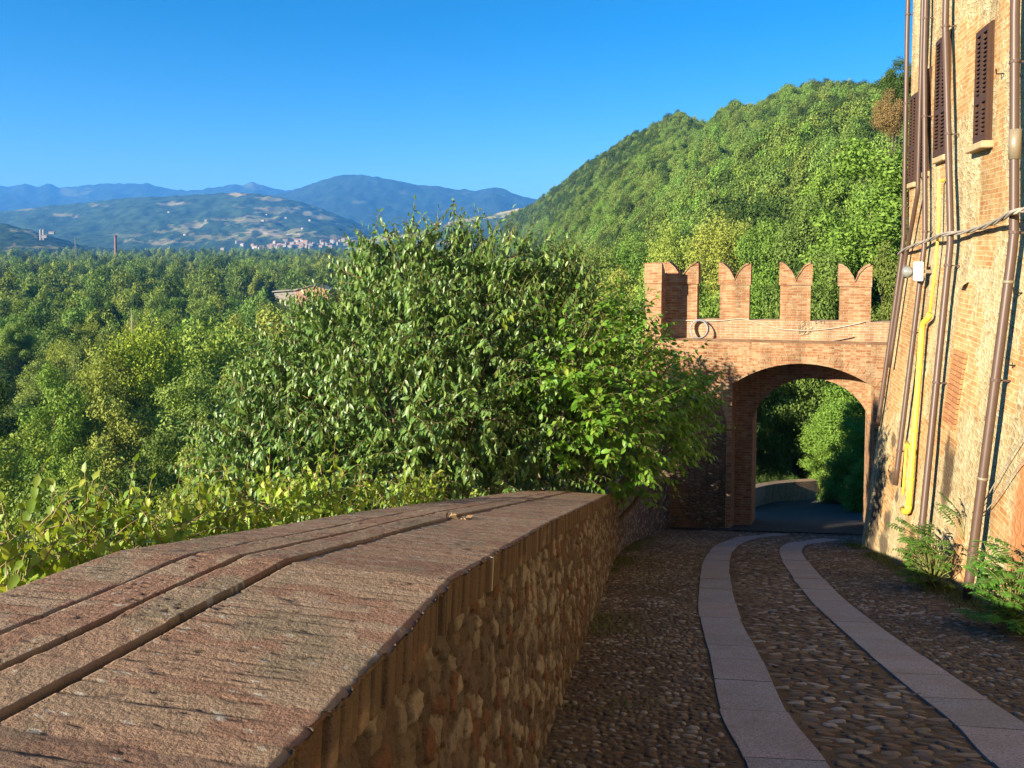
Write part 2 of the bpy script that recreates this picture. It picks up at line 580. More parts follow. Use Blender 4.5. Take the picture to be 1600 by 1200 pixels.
M['brown_pipe'] = plain('brown_pipe', (0.082, 0.048, 0.033), 0.45, 0.4, 0, 0.2, 9)
M['pipe_band'] = plain('pipe_band', (0.085, 0.05, 0.036), 0.5, 0.4, 0, 0.2)
M['pale_metal'] = plain('pale_metal', (0.24, 0.19, 0.125), 0.45, 0.5, 0.2, 0.2)
M['gas_yellow'] = plain('gas_yellow', (0.72, 0.52, 0.05), 0.5, 0.4, 0, 0.18, 7)
M['shutter_brown'] = plain('shutter_brown', (0.056, 0.026, 0.013), 0.6, 0.3, 0, 0.25, 14)
M['dark_gap'] = plain('dark_gap', (0.02, 0.015, 0.012), 0.9, 0.1)
M['sill_stone'] = plain('sill_stone', (0.40, 0.29, 0.16), 0.9, 0.15, 0, 0.3, 12)
M['cable_grey'] = plain('cable_grey', (0.30, 0.26, 0.21), 0.6, 0.3, 0, 0.35, 18)
M['cable_black'] = plain('cable_black', (0.025, 0.022, 0.020), 0.6, 0.3)
M['wire_pale'] = plain('wire_pale', (0.50, 0.44, 0.34), 0.6, 0.3)
M['white_plastic'] = plain('white_plastic', (0.78, 0.76, 0.72), 0.4, 0.4, 0, 0.06)
M['lamp_glass'] = plain('lamp_glass', (0.20, 0.20, 0.18), 0.15, 0.6, 0, 0.2)
M['hose'] = plain('hose', (0.24, 0.24, 0.25), 0.4, 0.4, 0, 0.1)
M['roof_tile'] = plain('roof_tile', (0.30, 0.13, 0.07), 0.85, 0.15, 0, 0.4, 6)
M['bark'] = plain('bark', (0.16, 0.115, 0.075), 0.9, 0.15, 0, 0.45, 14)
M['bark_pale'] = plain('bark_pale', (0.36, 0.31, 0.22), 0.9, 0.15, 0, 0.4, 3)
M['twig'] = plain('twig', (0.24, 0.17, 0.09), 0.9, 0.15, 0, 0.4, 20)
M['stem_green'] = plain('stem_green', (0.16, 0.17, 0.05), 0.7, 0.2, 0, 0.3, 20)
M['dry_leaf'] = plain('dry_leaf', (0.22, 0.15, 0.08), 0.9, 0.1, 0, 0.4, 50)

# leaves
M['leaf_dark'] = leaf_mat('leaf_dark', [(0.061, 0.117, 0.027), (0.095, 0.182, 0.035), (0.128, 0.224, 0.043), (0.202, 0.296, 0.059), (0.106, 0.195, 0.038), (0.075, 0.156, 0.035)], 0.25, 0.42, 0.0, 0.45)
M['leaf_bright'] = leaf_mat('leaf_bright', [(0.086, 0.204, 0.018), (0.135, 0.288, 0.027), (0.184, 0.360, 0.038), (0.104, 0.240, 0.023), (0.270, 0.408, 0.045)], 0.42, 0.45, 0.0, 0.35)
M['leaf_lime'] = leaf_mat('leaf_lime', [(0.124, 0.206, 0.025), (0.206, 0.318, 0.035), (0.331, 0.400, 0.045), (0.152, 0.248, 0.030), (0.469, 0.497, 0.070)], 0.4, 0.45, 0.12, 0.35)
M['leaf_fern'] = leaf_mat('leaf_fern', [(0.050, 0.136, 0.016), (0.091, 0.215, 0.024), (0.132, 0.271, 0.036)], 0.3, 0.5, 0.1)
M['leaf_yellow'] = leaf_mat('leaf_yellow', [(0.22, 0.30, 0.03), (0.34, 0.40, 0.05)], 0.4, 0.5, 0.0)
M['crown_green'] = leaf_mat('crown_green', [(0.094, 0.161, 0.032), (0.154, 0.235, 0.046), (0.221, 0.304, 0.061), (0.129, 0.206, 0.041)], 0.3, 0.7, 0.25, 0.15)
M['crown_olive'] = leaf_mat('crown_olive', [(0.168, 0.226, 0.039), (0.241, 0.309, 0.053), (0.316, 0.370, 0.067), (0.210, 0.268, 0.044)], 0.3, 0.7, 0.2, 0.15)
M['crown_yellow'] = leaf_mat('crown_yellow', [(0.220, 0.302, 0.039), (0.318, 0.393, 0.044), (0.440, 0.516, 0.044), (0.184, 0.285, 0.039)], 0.3, 0.7, 0.08, 0.15)
M['crown_lime'] = leaf_mat('crown_lime', [(0.107, 0.198, 0.030), (0.167, 0.282, 0.043), (0.235, 0.355, 0.058)], 0.3, 0.7, 0.15, 0.15)
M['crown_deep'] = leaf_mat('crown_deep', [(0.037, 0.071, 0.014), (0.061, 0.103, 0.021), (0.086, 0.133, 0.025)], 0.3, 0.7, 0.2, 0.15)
M['crown_tan'] = leaf_mat('crown_tan', [(0.245, 0.267, 0.058), (0.310, 0.333, 0.065), (0.212, 0.278, 0.052)], 0.2, 0.8, 0.1, 0.1)
M['crown_rust'] = leaf_mat('crown_rust', [(0.228, 0.135, 0.052), (0.288, 0.189, 0.078), (0.168, 0.135, 0.052)], 0.15, 0.8, 0.1, 0.1)
M['grass'] = leaf_mat('grass_blade', [(0.06, 0.09, 0.02), (0.12, 0.15, 0.04), (0.20, 0.19, 0.07)], 0.25, 0.7, 0.0)

# ------------------------------------------------------------------ parapet line
def xin(y):
    """foot of the parapet's road face"""
    x = -0.625 + 0.18 * y
    if y > 13:
        x += 0.02 * (y - 13) ** 2
    return x


def pdir(y):
    d = Vector((xin(y + .01) - xin(y - .01), .02, 0)).normalized()
    return d


def interp(x, tab):
    xs, ys = zip(*tab)
    return float(np.interp(x, xs, ys))


def ptop(y):
    return road_z(y) + interp(y, [(-8, 1.2), (0.8, 1.17), (1.2, 1.18), (1.8, 1.26), (2.3, 1.33), (4.5, 1.345), (11, 1.30), (13.5, 1.25), (16, 1.30), (20.9, 1.47)])


PW = 1.1
Y_END = 20.75


# ------------------------------------------------------------------ ground
def ground_z(x, y):
    yc = min(max(y, -40), 26)
    z = road_z(yc) - 0.45
    xo = xin(min(max(yc, -10), 20)) - PW
    if y > 26:
        z -= 0.30 * (y - 26)
    u = xo - x
    if u > 0:
        z -= 0.9 + 0.60 * u
    v = -37 + 1.5 * float(vnoise(x * .01, y * .01, 3))
    return max(z, v)


NA, rings = 120, [2.5 * 1.13 ** i for i in range(74)]
vs = [(0, 0, ground_z(0, 0))]
fs = []
for r in rings:
    for j in range(NA):
        a = 2 * math.pi * j / NA
        x, y = r * math.sin(a), r * math.cos(a)
        vs.append((x, y, ground_z(x, y)))
for j in range(NA):
    fs.append((0, 1 + j, 1 + (j + 1) % NA))
for i in range(len(rings) - 1):
    for j in range(NA):
        a, b = 1 + i * NA + j, 1 + i * NA + (j + 1) % NA
        fs.append((a, a + NA, b + NA, b))
me = bpy.data.meshes.new('ground')
me.from_pydata(vs, [], fs)
for p in me.polygons:
    p.use_smooth = True
tag(link('ground', me, None, (M['ground'],)), kind='structure')

# ------------------------------------------------------------------ house wall surface (needed by the road's edge too)
UT = Vector((0.274, 0.962, 0)).normalized()
UN = Vector((-UT.y, UT.x, 0))
U0 = Vector((3.62, 0, 0))
BAT = 0.112


def batter(z):
    return BAT * max(0.0, 0.1 - z) + (0.0 if z > 0.1 else 0.0)


def house_pt(s, z, off=0.0):
    p = U0 + UT * s + UN * (batter(z) + off)
    return Vector((p.x, p.y, z))


def house_ray(px, py):
    """s and z on the upright part of the wall (above the batter)"""
    q = ray_plane(px, py, U0, UN)
    return (q - U0).dot(UT), q.z


def foot_x(y):
    z = road_z(y)
    b = batter(z)
    s = (y - UN.y * b) / UT.y
    return (U0 + UT * s + UN * b).x


# ------------------------------------------------------------------ road
vs, fs = [], []
ys = list(np.linspace(-6, 23, 88))
NX = 18
for y in ys:
    x0, x1 = xin(y) - 0.15, min(foot_x(y), 30) + 0.5
    if y > 17:
        x1 += (y - 17) * 0.8
    for i in range(NX + 1):
        vs.append((x0 + (x1 - x0) * i / NX, y, road_z(y) + 0.02 * (i / NX - .5) ** 2))
for i in range(len(ys) - 1):
    for j in range(NX):
        a = i * (NX + 1) + j
        fs.append((a, a + 1, a + NX + 2, a + NX + 1))
me = bpy.data.meshes.new('road')
me.from_pydata(vs, [], fs)
tag(link('road', me, None, (M['road_dirt'],)), kind='structure')


def smooth_line(pts, n):
    """Catmull-Rom through 2-D points"""
    P = [Vector((p[0], p[1])) for p in pts]
    P = [2 * P[0] - P[1]] + P + [2 * P[-1] - P[-2]]
    out = []
    for i in range(1, len(P) - 2):
        for k_ in range(n):
            t = k_ / n
            out.append(0.5 * ((2 * P[i]) + (P[i + 1] - P[i - 1]) * t + (2 * P[i - 1] - 5 * P[i] + 4 * P[i + 1] - P[i + 2]) * t * t +
                              (3 * P[i] - P[i - 1] - 3 * P[i + 1] + P[i + 2]) * t ** 3))
    out.append(P[-2])
    return out


def strip_edges(pix):
    return [road_pt(*q) for q in pix]


L1 = [(1169, 1200), (1125, 1117), (1107, 1033), (1094, 967), (1093, 925), (1101, 880), (1119, 853), (1150, 840)]
R1 = [(1294, 1200), (1233, 1117), (1194, 1033), (1156, 967), (1142, 915), (1138, 876), (1152, 854), (1182, 843)]
L2 = [(1562, 1200), (1500, 1142), (1417, 1075), (1317, 988), (1267, 938), (1231, 890), (1219, 862), (1228, 850)]
R2 = [(1672, 1200), (1590, 1126), (1500, 1067), (1385, 988), (1318, 938), (1271, 890), (1252, 864), (1262, 852)]
strips = []
for L_, R_ in ((L1, R1), (L2, R2)):
    a, b = strip_edges(L_), strip_edges(R_)
    c = [(p + q) / 2 for p, q in zip(a, b)]
    # run the centre line back past the camera, and on into the passage
    d0 = (c[0] - c[2]).normalized()
    pre = [c[0] + d0 * t for t in (6, 3, 1.5)]
    d1 = Vector((0.72, 0.69, 0))
    post = [c[-1] + d1 * t for t in (0.8, 1.8)]
    ln = smooth_line(pre + c + post, 24)
    strips.append(ln)
SW = 0.215


def strip_dist(x, y):
    best = 9
    for ln in strips:
        for p in ln[::4]:
            d = abs(p.y - y) + abs(p.x - x)
            if d < best:
                best = d
    return best


strip_arr = [np.array([(p.x, p.y) for p in ln]) for ln in strips]
for ln in strips:
    mb = MB()
    # resample into slabs about 0.55 m long
    acc, slabs, cur = 0, [], [ln[0]]
    lim = 0.55 + RND.random() * .3
    for p, q in zip(ln, ln[1:]):
        acc += (q - p).length
        cur.append(q)
        if acc > lim:
            slabs.append(cur)
            cur, acc = [q], 0
            lim = RND.choice((0.45, 0.6, 0.7, 0.85))
    if len(cur) > 1:
        slabs.append(cur)
    for sl in slabs:
        h = 0.018 + RND.uniform(-.003, .003)
        w = SW + RND.uniform(-.008, .008)
        n = len(sl)
        tops = []
        d_in = 0.004
        pts = []
        for i, p in enumerate(sl):
            d = (sl[min(i + 1, n - 1)] - sl[max(i - 1, 0)]).normalized()
            nrm = Vector((-d.y, d.x))
            sh = d * (d_in if i == 0 else (-d_in if i == n - 1 else 0))
            for s in (-1, 1):
                q = p + sh + nrm * s * w
                pts.append((q.x, q.y))
        V_, Fc = [], []
        for (x, y) in pts:
            V_.append((x, y, road_z(y) + h))
        for (x, y) in pts:
            V_.append((x, y, road_z(y) - 0.05))
        m_ = len(pts)
        for i in range(n - 1):
            Fc.append((2 * i, 2 * i + 1, 2 * i + 3, 2 * i + 2))
            Fc.append((2 * i, 2 * i + 2, m_ + 2 * i + 2, m_ + 2 * i))
            Fc.append((2 * i + 1, m_ + 2 * i + 1, m_ + 2 * i + 3, 2 * i + 3))
        Fc.append((0, m_, m_ + 1, 1))
        Fc.append((m_ - 2, m_ - 1, 2 * m_ - 1, 2 * m_ - 2))
        mb.add(V_, Fc)
    tag(mb.build('stone_track', M['granite'], None, uv=True), kind='structure')

# cobbles: low domes in one object
def stone_batch(cx, cy, lx, ly, ang, hh, nseg=8):
    """returns verts, faces of domes; arrays of centres, half sizes, turn and height"""
    N = len(cx)
    rings_ = [(1.0, -0.35), (0.96, 0.25), (0.72, 0.8), (0.30, 1.0)]
    th = np.linspace(0, 2 * math.pi, nseg, endpoint=False)
    # superellipse outline
    ct, st = np.cos(th), np.sin(th)
    ox = np.sign(ct) * np.abs(ct) ** 0.75
    oy = np.sign(st) * np.abs(st) ** 0.75
    V = []
    jit = 1 + NR.uniform(-.16, .16, (N, nseg))
    tilt = NR.uniform(-.25, .25, (N, 2))
    for (rr, zz) in rings_:
        x = ox[None, :] * rr * jit * lx[:, None]
        y = oy[None, :] * rr * jit * ly[:, None]
        X = cx[:, None] + x * np.cos(ang)[:, None] - y * np.sin(ang)[:, None]
        Y = cy[:, None] + x * np.sin(ang)[:, None] + y * np.cos(ang)[:, None]
        Z = -H0 - SL * Y + hh[:, None] * zz + (tilt[:, :1] * x + tilt[:, 1:] * y) * (zz > 0)
        V.append(np.stack([X, Y, Z], -1))
    V = np.stack(V, 1)  # N, rings, nseg, 3
    nr = len(rings_)
    base = (np.arange(N) * nr * nseg)[:, None]
    quads = []
    for r in range(nr - 1):
        for j in range(nseg):
            a, b = r * nseg + j, r * nseg + (j + 1) % nseg
            quads.append([a, b, b + nseg, a + nseg])
    quads = (np.array(quads)[None] + base[:, :, None]).reshape(-1, 4)
    cap = (np.array([[(nr - 1) * nseg + j for j in range(nseg)]])[None] + base[:, :, None]).reshape(-1, nseg)
    return V.reshape(-1, 3), quads, cap


def near_strip(x, y):
    d = np.full(x.shape, 9.0)
    for arr in strip_arr:
        for i in range(0, len(x), 2000):
            dd = np.hypot(x[i:i + 2000, None] - arr[None, :, 0], y[i:i + 2000, None] - arr[None, :, 1]).min(1)
            d[i:i + 2000] = np.minimum(d[i:i + 2000], dd)
    return d


cxs, cys, lxs, lys, angs, hhs = [], [], [], [], [], []
c1 = strip_arr[0]
c2 = strip_arr[1]
y = 2.6
while y < 21.5:
    fx = foot_x(y) + (0.6 if y > 16 else 0)
    xl = float(np.interp(y, c1[:, 1], c1[:, 0]))
    xr = float(np.interp(y, c2[:, 1], c2[:, 0]))
    x = xin(y) + 0.03
    step_y = 0.062
    while x < fx:
        mid = xl < x < xr
        hero = y < 9
        if mid:
            w_ = RND.uniform(.09, .17)
            l_ = step_y * RND.uniform(.85, 1.0)
        else:
            w_ = RND.choice((.04, .05, .06, .075, .10)) * RND.uniform(.85, 1.15)
            l_ = step_y * RND.uniform(.5, .95)
        cxs.append(x + w_ / 2)
        cys.append(y + RND.uniform(-.012, .012) + 0.05 * math.sin(x * 1.7) + (0 if mid else RND.uniform(-.02, .02)))
        lxs.append(w_ / 2 * .95)
        lys.append(l_ / 2)
        angs.append(-0.22 + RND.uniform(-.12, .12) + (0 if mid else RND.uniform(-.4, .4)))
        hhs.append((0.009 if mid else 0.012) * RND.uniform(.4, 1.4))
        x += w_
    y += step_y if y < 12 else step_y * 1.15
cx, cy, lx, ly, ag, hh_ = map(np.array, (cxs, cys, lxs, lys, angs, hhs))
d_ = near_strip(cx, cy)
# leave bare, mossy patches
bare = fbm(cx * 1.3, cy * 0.9, 3, 5)
mid_ = (cx > np.interp(cy, c1[:, 1], c1[:, 0])) & (cx < np.interp(cy, c2[:, 1], c2[:, 0]))
keep = (d_ > SW + 0.035) & ~((bare > 0.2) & ~mid_ & (NR.random(len(cx)) < .7))
cx, cy, lx, ly, ag, hh_ = (a[keep] for a in (cx, cy, lx, ly, ag, hh_))
V, Q, C = stone_batch(cx, cy, lx, ly, ag, hh_)
me = np_mesh('cobblestones', V, [Q, C], True)
tag(link('cobblestones', me, None, (M['cobble'],)), kind='stuff')

# asphalt lane below the gate: on down the slope, turning right
vs, fs = [], []
lane = smooth_line([(6.6, 19.6), (7.7, 22), (9.4, 25), (12.0, 27.4), (16, 29.2), (23, 30.6)], 8)
for i, p in enumerate(lane):
    d = (lane[min(i + 1, len(lane) - 1)] - lane[max(i - 1, 0)]).normalized()
    n = Vector((-d.y, d.x))
    for s in (-2.3, -0.8, 0.8, 2.6):
        q = p + n * s
        vs.append((q.x, q.y, road_z(q.y) + 0.008))
for i in range(len(lane) - 1):
    for j in range(3):
        a = i * 4 + j
        fs.append((a, a + 4, a + 5, a + 1))
me = bpy.data.meshes.new('asphalt_lane')
me.from_pydata(vs, [], fs)
# keep the asphalt above the cobbled sheet where they meet under the arch
for v in me.vertices:
    v.co.z += 0.03
tag(link('asphalt_lane', me, None, (M['asphalt'],)), kind='structure')

# ------------------------------------------------------------------ parapet
par = empty('parapet_wall', (xin(4), 4, road_z(4)), 'long low rubble stone wall with brown brick coping beside the cobbled lane', 'wall')
# rubble face, real relief
us = np.concatenate([np.arange(-2.5, 0.8, 0.12), np.arange(0.8, 4, 0.009), np.arange(4, 8, 0.015), np.arange(8, 12, 0.028), np.arange(12, Y_END, 0.06), [Y_END]])
NV = 120
CX, CZ = 0.088, 0.080     # stone size along and up
Uc, Vc = np.meshgrid(us, np.linspace(0, 1, NV), indexing='ij')
Zf = np.vectorize(road_z)(Uc) - 0.1
Zt = np.vectorize(ptop)(Uc) - 0.135
Zw = Zf + (Zt - Zf) * Vc
# jittered cells: nearest and second nearest
hz = (Zw - np.vectorize(road_z)(Uc))
a_ = Uc / CX + 1.3 * fbm(Uc * 7, hz * 7, 4, 91)
b_ = hz / CZ + 1.3 * fbm(Uc * 7, hz * 7, 4, 92)
ai, bi = np.floor(a_).astype(int), np.floor(b_).astype(int)


def hsh(a, b, s):
    n = (a * 73856093 ^ b * 19349663 ^ (s * 83492791)) & 0x7fffffff
    n = ((n ^ (n >> 13)) * 1274126177) & 0x7fffffff
    return ((n ^ (n >> 16)) & 0xffff) / 65535.0


f1 = np.full(a_.shape, 9.0)
f2 = np.full(a_.shape, 9.0)
idc = np.zeros(a_.shape)
for da in (-1, 0, 1):
    for db in (-1, 0, 1):
        qa, qb = ai + da, bi + db
        px_ = qa + 0.12 + 0.76 * hsh(qa, qb, 1)
        py_ = qb + 0.12 + 0.76 * hsh(qa, qb, 2)
        dd = .62 * np.maximum(np.abs(a_ - px_), np.abs(b_ - py_) * (.8 + .5 * hsh(qa, qb, 4))) + .38 * np.hypot(a_ - px_, b_ - py_)
        hid = hsh(qa, qb, 3)
        closer = dd < f1
        f2 = np.where(closer, f1, np.minimum(f2, dd))
        idc = np.where(closer, hid, idc)
        f1 = np.where(closer, dd, f1)
edge = np.clip((f2 - f1) / 0.30, 0, 1)
rel = 0.027 * np.minimum(1, edge * 2.6) * (0.2 + 0.8 * idc) + 0.022 * fbm(Uc * 22, hz * 13, 4, 7) + 0.012 * fbm(Uc * 70, hz * 70, 2, 8)
nx = np.array([[pdir(u).y, -pdir(u).x] for u in us])
Xw = np.vectorize(xin)(Uc) + nx[:, 0][:, None] * (rel - 0.03 + 0.05 * (1 - Vc))
Yw = Uc + nx[:, 1][:, None] * (rel - 0.03)
verts = np.stack([Xw, Yw, Zw], -1).reshape(-1, 3)
i0 = np.arange(len(us) - 1)[:, None] * NV + np.arange(NV - 1)[None]
quads = np.stack([i0, i0 + 1, i0 + NV + 1, i0 + NV], -1).reshape(-1, 4)
me = np_mesh('wall', verts, [quads], True)
pal = np.array([(0.125, 0.090, 0.070), (0.175, 0.132, 0.102), (0.100, 0.074, 0.060), (0.25, 0.205, 0.165), (0.145, 0.100, 0.077), (0.13, 0.105, 0.088), (0.17, 0.086, 0.058), (0.33, 0.275, 0.215)])
ci = np.minimum((idc * 7.99).astype(int), 7)
colr = pal[ci]
mort = np.array((0.085, 0.062, 0.044))
e3 = np.clip(edge * 3.0 - 0.3, 0, 1)[..., None]
colr = colr * e3 + mort * (1 - e3)
ca = me.color_attributes.new('stone', 'FLOAT_COLOR', 'POINT')
ca.data.foreach_set('color', np.concatenate([colr.reshape(-1, 3), np.ones((colr.size // 3, 1))], 1).astype(np.float32).ravel())
wall_o = link('wall', me, par, (M['rubble'],))

# outer face and core, plain
mb = MB()
yy = list(np.linspace(-6, Y_END, 60))
for y0, y1 in zip(yy, yy[1:]):
    P = []
    for y in (y0, y1):
        d = pdir(y)
        n = Vector((d.y, -d.x, 0))
        pin = Vector((xin(y), y, 0)) - n * 0.06
        pout = Vector((xin(y), y, 0)) - n * (PW - 0.05)
        P.append((pin, pout, y))
    (a, b, ya), (c, d, yb) = P
    zt0, zt1 = ptop(ya) - 0.10, ptop(yb) - 0.10
    zb0, zb1 = road_z(ya) - 2.6, road_z(yb) - 2.6
    mb.add([(a.x, a.y, zt0), (b.x, b.y, zt0), (b.x, b.y, zb0), (a.x, a.y, zb0), (c.x, c.y, zt1), (d.x, d.y, zt1), (d.x, d.y, zb1), (c.x, c.y, zb1)],
           [(0, 1, 5, 4), (1, 2, 6, 5), (0, 4, 7, 3)])
mb.build('wall_core', M['mortar_bed'], par)

# worn brick coping as one relief surface: cross-laid bricks inside and outside, two lengthwise rows between grooves
def frame_at(y):
    d = pdir(y)
    n = Vector((d.y, -d.x, 0))
    sl = (ptop(y + .1) - ptop(y - .1)) / 0.2
    along = Vector((d.x, d.y, sl * d.y)).normalized()
    return Vector((xin(y), y, ptop(y))), along, n, n.cross(along) * 1.0


ys_ = np.concatenate([np.arange(-2.2, .6, .06), np.arange(.6, 2.6, .0065), np.arange(2.6, 5, .010), np.arange(5, 9, .018), np.arange(9, Y_END, .045), [Y_END]])
qs_ = np.concatenate([np.linspace(0.035, -.02, 7)[:-1], np.linspace(-.02, -.485, 27)[:-1], np.arange(-.485, -.845, -.0065), np.linspace(-.85, -1.09, 13), np.linspace(-1.095, -1.13, 5)])
zf_ = np.linspace(-.132, -.004, 15)
NQ = len(qs_) + len(zf_)
# brick joints along the wall
jy = [-2.3]
while jy[-1] < Y_END + .2:
    jy.append(jy[-1] + RND.choice((.052, .056, .06, .064, .072)) * RND.uniform(.95, 1.05))
jy = np.array(jy)
jl = []
for _ in range(2):
    a_l = [-2.4 + RND.random() * .2]
    while a_l[-1] < Y_END + .3:
        a_l.append(a_l[-1] + RND.choice((.24, .26, .28, .27, .2)))
    jl.append(np.array(a_l))
QQ = np.concatenate([np.full(len(zf_), qs_[0]), qs_])[None].repeat(len(ys_), 0)
YY = ys_[:, None].repeat(NQ, 1)
isf = np.concatenate([np.ones(len(zf_)), np.zeros(len(qs_))])[None].repeat(len(ys_), 0)
ZF = np.concatenate([zf_, np.zeros(len(qs_))])[None].repeat(len(ys_), 0)
# joints wander a little across the wall
wob = .010 * fbm(YY * 9, QQ * 4, 3, 51) + .006 * fbm(YY * 40, QQ * 30, 2, 52)
bi_ = np.clip(np.searchsorted(jy, YY + wob) - 1, 0, len(jy) - 2)
dj = np.minimum(YY + wob - jy[bi_], jy[bi_ + 1] - YY - wob)
bid = bi_ * 7 + (QQ < -.67) * 3
gw = .010 * fbm(YY * 7, QQ * 0 + 3, 4, 53)
g1, g2, g3 = -.503 + gw, -.662 + .8 * gw + .006 * fbm(YY * 3, QQ * 0, 2, 54), -.832 + .012 * fbm(YY * 6, QQ * 0 + 9, 4, 55)
ridge = (QQ < g1) & (QQ > g3)
r1 = ridge & (QQ > g2)
for row, (mk, jj) in enumerate(((r1, jl[0]), (ridge & ~r1, jl[1]))):
    kk = np.clip(np.searchsorted(jj, YY + .02 * fbm(YY * 20, QQ * 20, 2, 56)) - 1, 0, len(jj) - 2)
    dd_ = np.minimum(YY - jj[kk], jj[kk + 1] - YY)
    dj = np.where(mk, np.abs(dd_) * 1.0, dj)
    bid = np.where(mk, kk * 11 + 5000 + row * 900, bid)
r_b = hsh(bid.astype(np.int64), bid.astype(np.int64) * 3 + 1, 5)
r_b2 = hsh(bid.astype(np.int64), bid.astype(np.int64) * 5 + 2, 6)
def smooth01(x):
    x = np.clip(x, 0, 1)
    return x * x * (3 - 2 * x)


wear = fbm(YY * 2.2, QQ * 3.5, 4, 57)
rough = fbm(YY * 46, QQ * 30, 4, 58)
fine = fbm(YY * 130, QQ * 90, 2, 59)
groove = np.minimum.reduce([np.abs(QQ - g1) / .010, np.abs(QQ - g2) / .0085, np.abs(QQ - g3) / (.009 + .008 * vnoise(YY * 3, QQ * 0, 60))])
gmask = 1 - smooth01((groove - .55) / .6)
jmask = (1 - smooth01((dj - .0012) / .0035)) * smooth01((fbm(YY * 11, QQ * 16, 3, 61) + wear * .6 + .12) * 5)
jmask = np.where(isf > 0, (1 - smooth01((dj - .002) / .006)) * (.55 + .45 * vnoise(YY * 30, ZF * 20, 71)), jmask)
pit = smooth01((rough - .16) * 9) * smooth01((wear + .18) * 5)
Hh_ = -.02 * np.abs(QQ + .66) + (r_b - .5) * .0022 + .004 * wear + .0030 * rough + .0012 * fine - .0016 * jmask - .004 * pit
Hh_ += np.where(ridge, .007 + .004 * (r_b2 - .5), 0)
Hh_ -= .022 * gmask * (.55 + .45 * vnoise(YY * 2.3, QQ * 0, 62))
# worn arris on both edges
ea = np.clip((.035 - QQ) / .02, 0, 1)
Hh_ -= .010 * (1 - smooth01(ea)) * (.5 + r_b)
eb = np.clip((QQ + 1.13) / .03, 0, 1)
Hh_ -= .02 * (1 - smooth01(eb))
chip = smooth01((fbm(YY * 8, QQ * 0, 4, 63) - .2) * 8)
outq = QQ + np.where(isf > 0, (r_b - .5) * .011 + .006 * rough - .009 * jmask, 0) + np.where(QQ > .03, (r_b - .5) * .011 - .014 * chip * (ZF > -.04), 0)
Zl = np.where(isf > 0, ZF - .010 * (ZF > -.006), Hh_)
fr_ = [frame_at(float(y)) for y in ys_]
O_ = np.array([tuple(f[0]) for f in fr_])[:, None, :]
Nn = np.array([tuple(f[2]) for f in fr_])[:, None, :]
Up = np.array([tuple(f[3] if f[3].z > 0 else -f[3]) for f in fr_])[:, None, :]
VV = O_ + Nn * outq[..., None] + Up * Zl[..., None]
i0 = np.arange(len(ys_) - 1)[:, None] * NQ + np.arange(NQ - 1)[None]
me = np_mesh('coping', VV.reshape(-1, 3), [np.stack([i0, i0 + 1, i0 + NQ + 1, i0 + NQ], -1).reshape(-1, 4)], True)
palc = np.array([(0.32, 0.185, 0.115), (0.36, 0.225, 0.14), (0.35, 0.235, 0.147), (0.31, 0.175, 0.11), (0.37, 0.255, 0.165), (0.335, 0.205, 0.128)])
tone = np.clip(r_b2 * .45 + (fbm(YY * 2.0, QQ * 3.0, 4, 64) + .5) * .75 - .12, 0, .999)
colc = palc[(tone * 6).astype(int)]
lich = smooth01((fbm(YY * 5, QQ * 7, 5, 65) + wear * .5 - .10) * 6)[..., None] * .8
colc = colc * (1 - lich) + np.array((.26, .20, .125)) * lich
face_shade = np.where(isf > 0, smooth01((fbm(YY * 5, ZF * 9, 5, 72) + .34) * 4), 0)[..., None] * .80  # road face painted darker in ragged patches, standing for its shade
colc = colc * (1 - face_shade) + np.array((.105, .072, .050)) * face_shade
dirt = np.clip(np.maximum(np.maximum(jmask * .85, gmask * .92), pit * .75), 0, 1)[..., None]
colc = colc * (1 - dirt) + np.array((.045, .032, .023)) * dirt
spk = (fbm(YY * 60, QQ * 60, 2, 66) > .34)[..., None]
colc = np.where(spk & (dirt < .2), np.array((.52, .47, .38)), colc)
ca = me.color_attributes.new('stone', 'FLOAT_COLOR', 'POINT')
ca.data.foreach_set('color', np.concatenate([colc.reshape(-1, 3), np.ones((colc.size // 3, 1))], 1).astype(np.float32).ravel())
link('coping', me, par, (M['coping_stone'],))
# small heap of dry leaves lying on the coping
o, al, n, up = frame_at(5.35)
lc = road_pt(708, 1100)
q = ray_plane(708, 817, o, Vector((0, SL, 1)).normalized())
mb = MB()
for _ in range(46):
    a = RND.random() * 6.28
    r = RND.random() ** .7 * .09
    c = q + Vector((math.cos(a) * r * 1.3, math.sin(a) * r, RND.uniform(0.0, .055) - r * .25 - SL * math.sin(a) * r))
    t1 = Vector((RND.gauss(0, 1), RND.gauss(0, 1), RND.gauss(0, .6))).normalized()
    t2 = t1.orthogonal().normalized()
    s = RND.uniform(.015, .035)
    mb.add([c - t1 * s, c + t2 * s * .45 + Vector((0, 0, .006)), c + t1 * s, c - t2 * s * .45 + Vector((0, 0, .006))], [(0, 1, 2), (0, 2, 3)])
tag(mb.build('leaf_litter', M['dry_leaf'], None, fix=False), 'small heap of dry brown leaves caught on the wall coping', 'leaf litter')
# ------------------------------------------------------------------ gateway
GA = Vector((0.985, -0.174, 0)).normalized()      # along the face, to the right
GD = Vector((0.358, 0.934, 0)).normalized()       # through the passage
GN = Vector((GA.y, -GA.x, 0))                      # face normal (towards the camera)
if GN.y > 0:
    GN = -GN
GJ = Vector((5.98, 20.7, 0))


def gp(w, z, d=0.0):
    p = GJ + GA * w + GD * d
    return Vector((p.x, p.y, z))


def gray(px, py, d=0.0):
    q = ray_plane(px, py, GJ + GD * d, GN)
    return (q - GJ - GD * d).dot(GA), q.z


